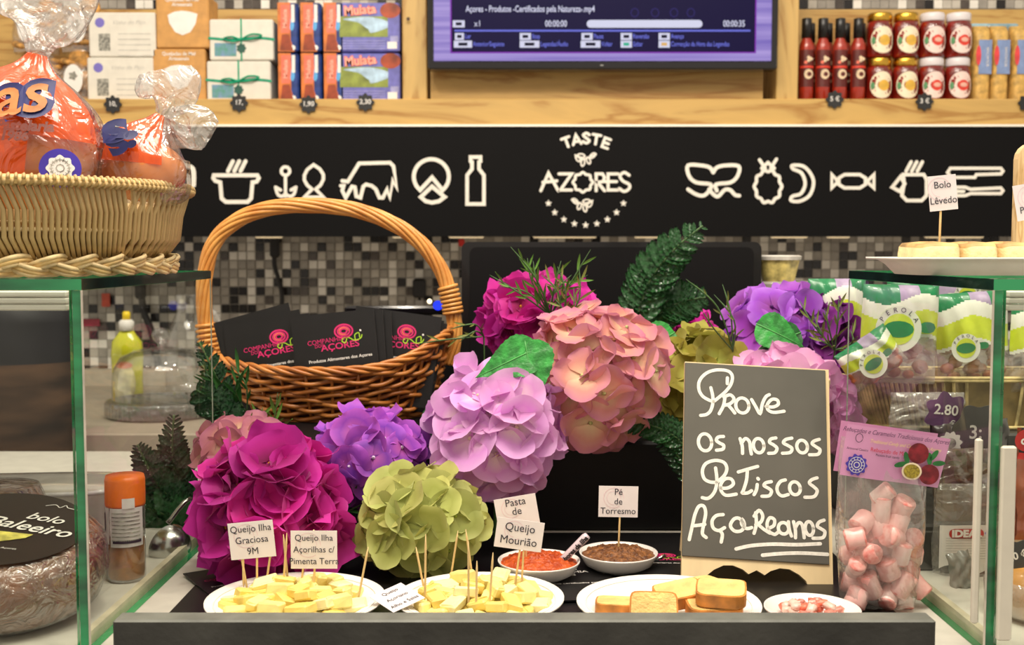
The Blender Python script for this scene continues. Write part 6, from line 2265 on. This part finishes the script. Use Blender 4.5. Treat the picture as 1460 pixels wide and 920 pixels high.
# grey tag 3:
fp = P(1395, 612, 1.28)
t = thing('price_flower', 'dark grey price tag starting with a 3 beside the green glass edge', 'price tag', frame(fp, P(1405, 612, 1.28), P(1395, 602, 1.28)))
MB().prism([(.028 * (1 + .10 * cos(6 * a)) * cos(a), .028 * (1 + .10 * cos(6 * a)) * sin(a)) for a in [2 * pi * k / 42 for k in range(42)]], .0012).build('tag_face', mat('tag_grey', (74, 72, 70), .4), t)
lettering('3:', .022, T(-.004, -.004, .0018), M['white'], t, fat=.0003)


def pillow(name, label, cat, quad, Y, mats, th_=.012, slot=None, grp=None, back=True, nu=18, nv=18, crinkle=.0016):
    tl, tr, br, bl = quad
    m = frame(P(bl[0], bl[1], Y), P(br[0], br[1], Y), P(tl[0], tl[1], Y))
    W_ = (P(br[0], br[1], Y) - P(bl[0], bl[1], Y)).length; H_ = (P(tl[0], tl[1], Y) - P(bl[0], bl[1], Y)).length
    t = thing(name, label, cat, m, grp)
    h_ = lambda u, v: th_ * max(0, 1 - abs(2 * u - 1) ** 3) ** .6 * max(0, 1 - abs(2 * v - 1) ** 3) ** .6
    mb = MB(); mb.grid(lambda u, v: (W_ * u + .002 * sin(9 * v), H_ * v, h_(u, v) + crinkle * sin(17 * u + 13 * v) + crinkle * sin(31 * v - 11 * u)), nu, nv)
    if slot:
        for i in range(nu):
            for j in range(nv): mb.m[i * nv + j] = slot((i + .5) / nu, (j + .5) / nv)
    mb.build('bag_front', mats, t, smooth=True)
    if back:
        mb = MB(); mb.grid(lambda u, v: (W_ * u, H_ * v, -.5 * h_(u, v)), 8, 8); mb.build('bag_back', mats, t, smooth=True)
    return t, W_, H_


pf = film('pack_film', opac=.16, gloss=.6, rough=.1, bump=1.0, bscale=22)
pff = film('pack_film_hazy', body=(190, 184, 176), opac=.35, gloss=.6, rough=.14, bump=1.0, bscale=20)
pillow('clear_bag', 'crumpled clear bag in front of the cane basket', 'bag', ((1262, 560), (1345, 552), (1372, 640), (1268, 640)), 1.33, [pff], grp=None)
dk = mat('pack_dark', (52, 38, 46), .35, var=.3, coat=.4); rd = mat('pack_red', (196, 44, 40), .35)
t, W_, H_ = pillow('dark_pack', 'dark purple pack with white flower emblem and a red stripe behind the glass', 'pack', ((1322, 606), (1368, 600), (1384, 690), (1330, 694)), 1.29, [dk, rd], slot=lambda u, v: 1 if v < .12 else 0)
MB().disc((W_ * .4, H_ * .72), .0125, 40, z=.0145, lob=10, amp=.12).build('emblem', M['white'], t)
MB().disc((W_ * .4, H_ * .72), .006, 20, z=.0155).build('emblem_core', gp, t)
MB().rect(W_ * .45, H_ * .2, W_ * .8, H_ * .5, z=.0150).build('bar_code', gs['wht'], t)
t, W_, H_ = pillow('dark_pack', 'grey pack with a red stripe standing next to the dark purple pack', 'pack', ((1388, 600), (1440, 600), (1440, 690), (1386, 694)), 1.30, [mat('pack_grey', (70, 66, 62), .35, var=.3, coat=.4), rd], slot=lambda u, v: 1 if .18 < v < .30 else 0)

# IDEAL bag
dkf = mat('dark_fibres', (44, 34, 28), .55, var=.7, scale=90, stretch=(1, .25, 1), bump=1, bscale=120)
smk = mat('smoked_fill', (120, 98, 74), .5, var=.5, scale=16)
t, W_, H_ = pillow('ideal_bag', 'clear bag of dark strips with white label and red brand box', 'bag', ((1322, 690), (1412, 690), (1416, 868), (1328, 868)), 1.20, [pf], th_=.016, crinkle=.001)
MB().grid(lambda u, v: (W_ * (.12 + .82 * u), H_ * (.06 + .34 * v), .010 * sin(pi * u) * sin(pi * v) + .0015 * sin(60 * u + 20 * v)), 30, 12).build('dark_strips', dkf, t, smooth=True)
MB().grid(lambda u, v: (W_ * (.03 + .92 * u), H_ * (.70 + .28 * v), .006 * sin(pi * u) * sin(pi * v)), 10, 8).build('brown_filling', smk, t, smooth=True)
lb2 = MB()
lb2.grid(lambda u, v: (W_ * (.0 + .98 * u), H_ * ((.36 + .035 * sin(9 * u) - .05 * u) * (1 - v) + .70 * v), .0178 + .001 * sin(7 * u)), 20, 4)
lbl = lb2.build('label', M['white'], t, smooth=True)
MB().stroke([(W_ * .22, H_ * .635), (W_ * .62, H_ * .635)], .0105, z=.0192).build('brand_box', rd, lbl)
lettering('IDEAL', .0105, T(W_ * .42, H_ * .635, .0200), M['white'], lbl, fat=.0006, xs=1.15)
MB().disc((W_ * .84, H_ * .64), .008, 30, z=.0194, lob=8, amp=.12).build('seal', mv, lbl)
fpn = MB()
for k in range(9): fpn.stroke([(W_ * .1, H_ * (.60 - .02 * k)), (W_ * .9, H_ * (.60 - .02 * k))], .0006, z=.0192)
fpn.build('fine_print', gl2, lbl)
pillow('clear_bag', 'folded grey translucent bag lying low behind the glass right of the sweets', 'bag', ((1312, 808), (1338, 800), (1400, 874), (1368, 882)), 1.15, [mat('grey_translucent', (128, 130, 122), .35, var=.25, scale=20, coat=.4)], th_=.008, back=False)
pillow('clear_bag', 'brown filled clear bag between the purple and the labelled bag', 'bag', ((1322, 640), (1410, 650), (1412, 740), (1330, 740)), 1.25, [film('brown_film', body=(130, 104, 80), opac=.55, gloss=.7, rough=.12, bump=1.0, bscale=18)], th_=.012)

# seen through the front pane, right of the green edge
t, W_, H_ = pillow('meat_pack', 'vacuum pack of reddish brown sliced meat at the right edge', 'meat', ((1442, 610), (1540, 600), (1550, 770), (1446, 770)), 1.10, [mat('meat_brown', (176, 100, 66), .3, var=.4, scale=14, coat=.8, col2=(120, 60, 44)), mat('pack_black', (30, 26, 26), .4), rd], slot=lambda u, v: 1 if v > .80 else 2 if v > .74 else 0)
e = MB(); e.disc((W_ * .06, H_ * .90), .011, 20, z=.010); e.build('red_disc', rd, t)
lettering('or', .012, T(W_ * .06, H_ * .90, .0112), M['white'], t, fat=.0004)
tagk = mat('tag_dark_grey', (62, 62, 60), .4)
for px, py, lb_ in ((1450, 792, 'upper dark round price tag with euro sign at the right edge'), (1446, 836, 'lower dark round price tag with euro sign at the right edge')):
    c = P(px, py, 1.05)
    t = thing('price_flower', lb_, 'price tag', frame(c, P(px + 10, py - 3, 1.05), P(px, py - 10, 1.05)))
    MB().prism([(.017 * (1 + .10 * cos(7 * a)) * cos(a), .014 * (1 + .10 * cos(7 * a)) * sin(a)) for a in [2 * pi * k / 42 for k in range(42)]], .0012).build('tag_face', tagk, t)
    lettering('5,0 €', .010, T(-.001, 0, .0018), M['white'], t, fat=.0003)
    MB().box((0, -.022, -.002), (.003, .03, .002)).build('tag_stick', clp, t)
c = P(1500, 890, 1.06)
t = thing('cheese_tub', 'round tub of orange cheese in clear film at the lower right corner', 'cheese', (c.x, 1.06, ZT + .003))
MB().lathe([(0, 0), (.050, 0), (.056, .008), (.058, .028), (.050, .044), (0, .050)], 40).build('cheese_round', mat('cheese_orange', (224, 160, 84), .35, var=.25, scale=14, coat=.6), t, smooth=True)
MB().lathe([(.053, -.0005), (.061, .006), (.062, .026), (.056, .034)], 40).build('clear_tray', film('tray_film', opac=.2, gloss=.9, rough=.05), t, smooth=True)
t = thing('meat_tray', 'white tray with brown rim carrying dark meat behind the right pane', 'tray', (P(1500, 810, 1.16).x, 1.16, ZT + .003))
MB().bbox((0, 0, .035), (.12, .06, .07), .004).build('tray_body', mat('tray_cream', (222, 206, 176), .5), t)
MB().bbox((0, 0, .078), (.11, .05, .016), .005).build('meat', mat('meat_dark', (66, 48, 40), .4, var=.5, scale=40, coat=.5), t)

# ================================================================== IN THE LEFT CASE
# big wrapped cake with tilted dark label
cc = P(6, 852, 1.045)
t = thing('wrapped_cake', 'round brown cake in cling film with a large dark label in the left case', 'cake', T(cc.x, 1.05, ZT + .056) @ rot('X', 12) @ rot('Y', 7))
cake = mat('cake_brown', (96, 52, 24), .4, var=.6, scale=40, bump=.5, bscale=90, coat=.7, col2=(150, 90, 50))
MB().lathe([(0, -.038), (.070, -.038), (.086, -.026), (.092, -.004), (.088, .018), (.076, .030), (.05, .032), (0, .032)], 56).build('cake_body', cake, t, smooth=True)
MB().lathe([(.0, -.0395), (.071, -.0395), (.088, -.027), (.094, -.004), (.090, .019), (.077, .0315), (.05, .0332)], 56).build('cling_film', film('cling', opac=.05, gloss=.75, rough=.15, bump=1.0, bscale=45), t, smooth=True)
lab = MB(); lab.disc((0, 0), .0735, 48, z=.0345); lo_ = lab.build('label', mat('label_brown', (40, 28, 26), .4, var=.1), t)
lettering('bolo', .020, T(.028, .024, .0352) @ rot('Z', -8), M['white'], lo_, shear=.3, fat=.0002)
lettering('Baleeiro', .025, T(.020, .004, .0352) @ rot('Z', -8), M['white'], lo_, shear=.3, fat=.0003)
sw = MB(); sw.stroke([(v.x, v.y) for v in smoothpts([(.018, .050, 0), (.026, .054, 0), (.032, .049, 0), (.036, .055, 0), (.040, .050, 0), (.052, .048, 0)], 4)], .0009, z=.0352); sw.build('squiggle', M['white'], lo_)
pc = MB(); pc.add([(-.05, -.026, .0352), (.006, -.030, .0352), (.026, -.018, .0352), (.03, -.010, .0352), (-.02, -.010, .0352), (-.05, -.016, .0352)], [(0, 1, 2, 3, 4, 5)]); pc.build('cake_picture', mat('slice_yellow', (206, 196, 96), .5, var=.3, scale=90), lo_)
lettering('bolo tradicional dos Açores', .0048, T(.0, -.040, .0352), M['white'], lo_)
lettering('feito à mão', .0045, T(-.006, -.056, .0352), M['white'], lo_)
cc = P(-34, 752, 1.16)
t = thing('wrapped_cake', 'second wrapped brown cake cut off by the left edge', 'cake', T(cc.x, 1.20, ZT + .045))
MB().lathe([(0, -.044), (.046, -.044), (.058, -.02), (.058, .02), (.046, .048), (0, .052)], 40).build('cake_body', cake, t, smooth=True)
MB().lathe([(.047, -.0445), (.060, -.02), (.060, .02), (.047, .050), (0, .054)], 40).build('cling_film', bpy.data.materials['cling'], t, smooth=True)

# translucent box
pl2 = mat('milky_plastic', (222, 218, 210), .18, var=.04, coat=.6)
t = thing('plastic_box', 'large milky white plastic box behind the cake in the left case', 'box', T(-.60, 1.27, ZT + .003) @ rot('Z', 6))
mb = MB()
def pbox(u, v):
    pr = [(0, 0), (.86, 0), (.90, .01), (.97, .060), (1.0, .064), (1.0, .068), (.96, .070), (.5, .072), (0, .072)][min(8, int(round(u * 8)))]
    a = 2 * pi * v; sq = lambda c_: abs(c_) ** .35 * (1 if c_ > 0 else -1)
    return (.150 * pr[0] * sq(cos(a)), .055 * pr[0] * sq(sin(a)), pr[1] * 1.17)
mb.grid(pbox, 8, 60, wrap=True); mb.build('box_body', pl2, t, smooth=True)
MB().tube([(.149 * (abs(cos(a)) ** .35) * (1 if cos(a) > 0 else -1), .054 * (abs(sin(a)) ** .35) * (1 if sin(a) > 0 else -1), .077) for a in [2 * pi * k / 60 for k in range(60)]], .0028, 6, True).build('lid_rim', mat('rim_pale', (236, 236, 238), .2, coat=.5), t, smooth=True)
t = thing('purple_pack', 'purple striped pack lying between plastic box and spice jar', 'pack', T(P(138, 800, 1.20).x - .005, 1.215, ZT + .003) @ rot('Z', 30))
MB().bbox((0, 0, .014), (.05, .04, .028), .005).build('pack_body', mat('pack_purple', (96, 44, 84), .4, var=.6, scale=30, stretch=(.1, .1, 3), col2=(44, 28, 40)), t)

# spice jar
c = floor_pt(181, 826)
t = thing('spice_jar', 'glass spice jar of brown powder with orange lid behind the glass', 'jar', (c.x, c.y, ZT + .0005))
u_ = c.y / FPX
r = 27 * u_; h = 112 * u_
MB().lathe([(0, 0), (r * .92, 0), (r, .003), (r, h * .93), (r * .9, h), (0, h)], 32).build('jar_glass', film('jar_film', opac=.06, gloss=.8, rough=.04, bump=.05), t, smooth=True)
MB().lathe([(0, .003), (r * .9, .003), (r * .93, .006), (r * .93, h * .52), (0, h * .54)], 32).build('powder', mat('curry_powder', (182, 122, 58), .8, var=.15, scale=120), t, smooth=True)
MB().lathe([(0, h * .97), (r * 1.02, h * .97), (r * 1.04, h), (r * 1.04, h * 1.30), (r * .98, h * 1.36), (0, h * 1.37)], 32).build('lid', mat('lid_orange', (240, 118, 28), .4, var=.05), t, smooth=True)
lbw = MB()
def lwrap(a0, a1, z0, z1, off, mi):
    lbw.grid(lambda u, v: ((r + off) * sin(radians(a0 + (a1 - a0) * v)), -(r + off) * cos(radians(a0 + (a1 - a0) * v)), z0 + (z1 - z0) * u), 1, 14, mi=mi)
lwrap(-80, -35, h * .50, h * .97, .0006, 0); lwrap(-28, 75, h * .47, h * .97, .0006, 0); lwrap(10, 45, h * .97, h * 1.10, .0016, 0)
for k in range(8): lwrap(-22, 62, h * (.90 - .05 * k), h * (.915 - .05 * k), .0011, 1)
lwrap(-20, 66, h * .52, h * .56, .0011, 2)
lwrap(-72, -56, h * .66, h * .90, .0011, 2)
lbw.build('label', [mat('label_grey', (214, 208, 206), .5), gp, M['ink']], t, smooth=True)

# ladle
t = thing('steel_ladle', 'steel ladle bowl leaning beside the magenta bloom behind the glass', 'ladle', (P(240, 780, 1.30).x, 1.28, ZT + .003))
lm = P(240, 778, 1.28)
mb = MB()
mb.grid(lambda u, v: (.026 * sin(pi * .5 * u) * cos(2 * pi * v), .026 * sin(pi * .5 * u) * sin(2 * pi * v), -.026 * cos(pi * .5 * u)), 10, 32, wrap=True)
M_ = T(lm) @ rot('Z', 50) @ rot('X', -78)
mb.v = [M_ @ v for v in mb.v]
o = mb.build('ladle_bowl', M['steel'], t, smooth=True, world=True)
MB().tube(smoothpts([lm + Vector((.0, -.0, .026)), lm + Vector((.02, .02, .05)), lm + Vector((.03, .04, .02)), lm + Vector((.05, .05, -.03))], 4), .003, 6).build('ladle_handle', M['steel'], t, smooth=True, world=True)
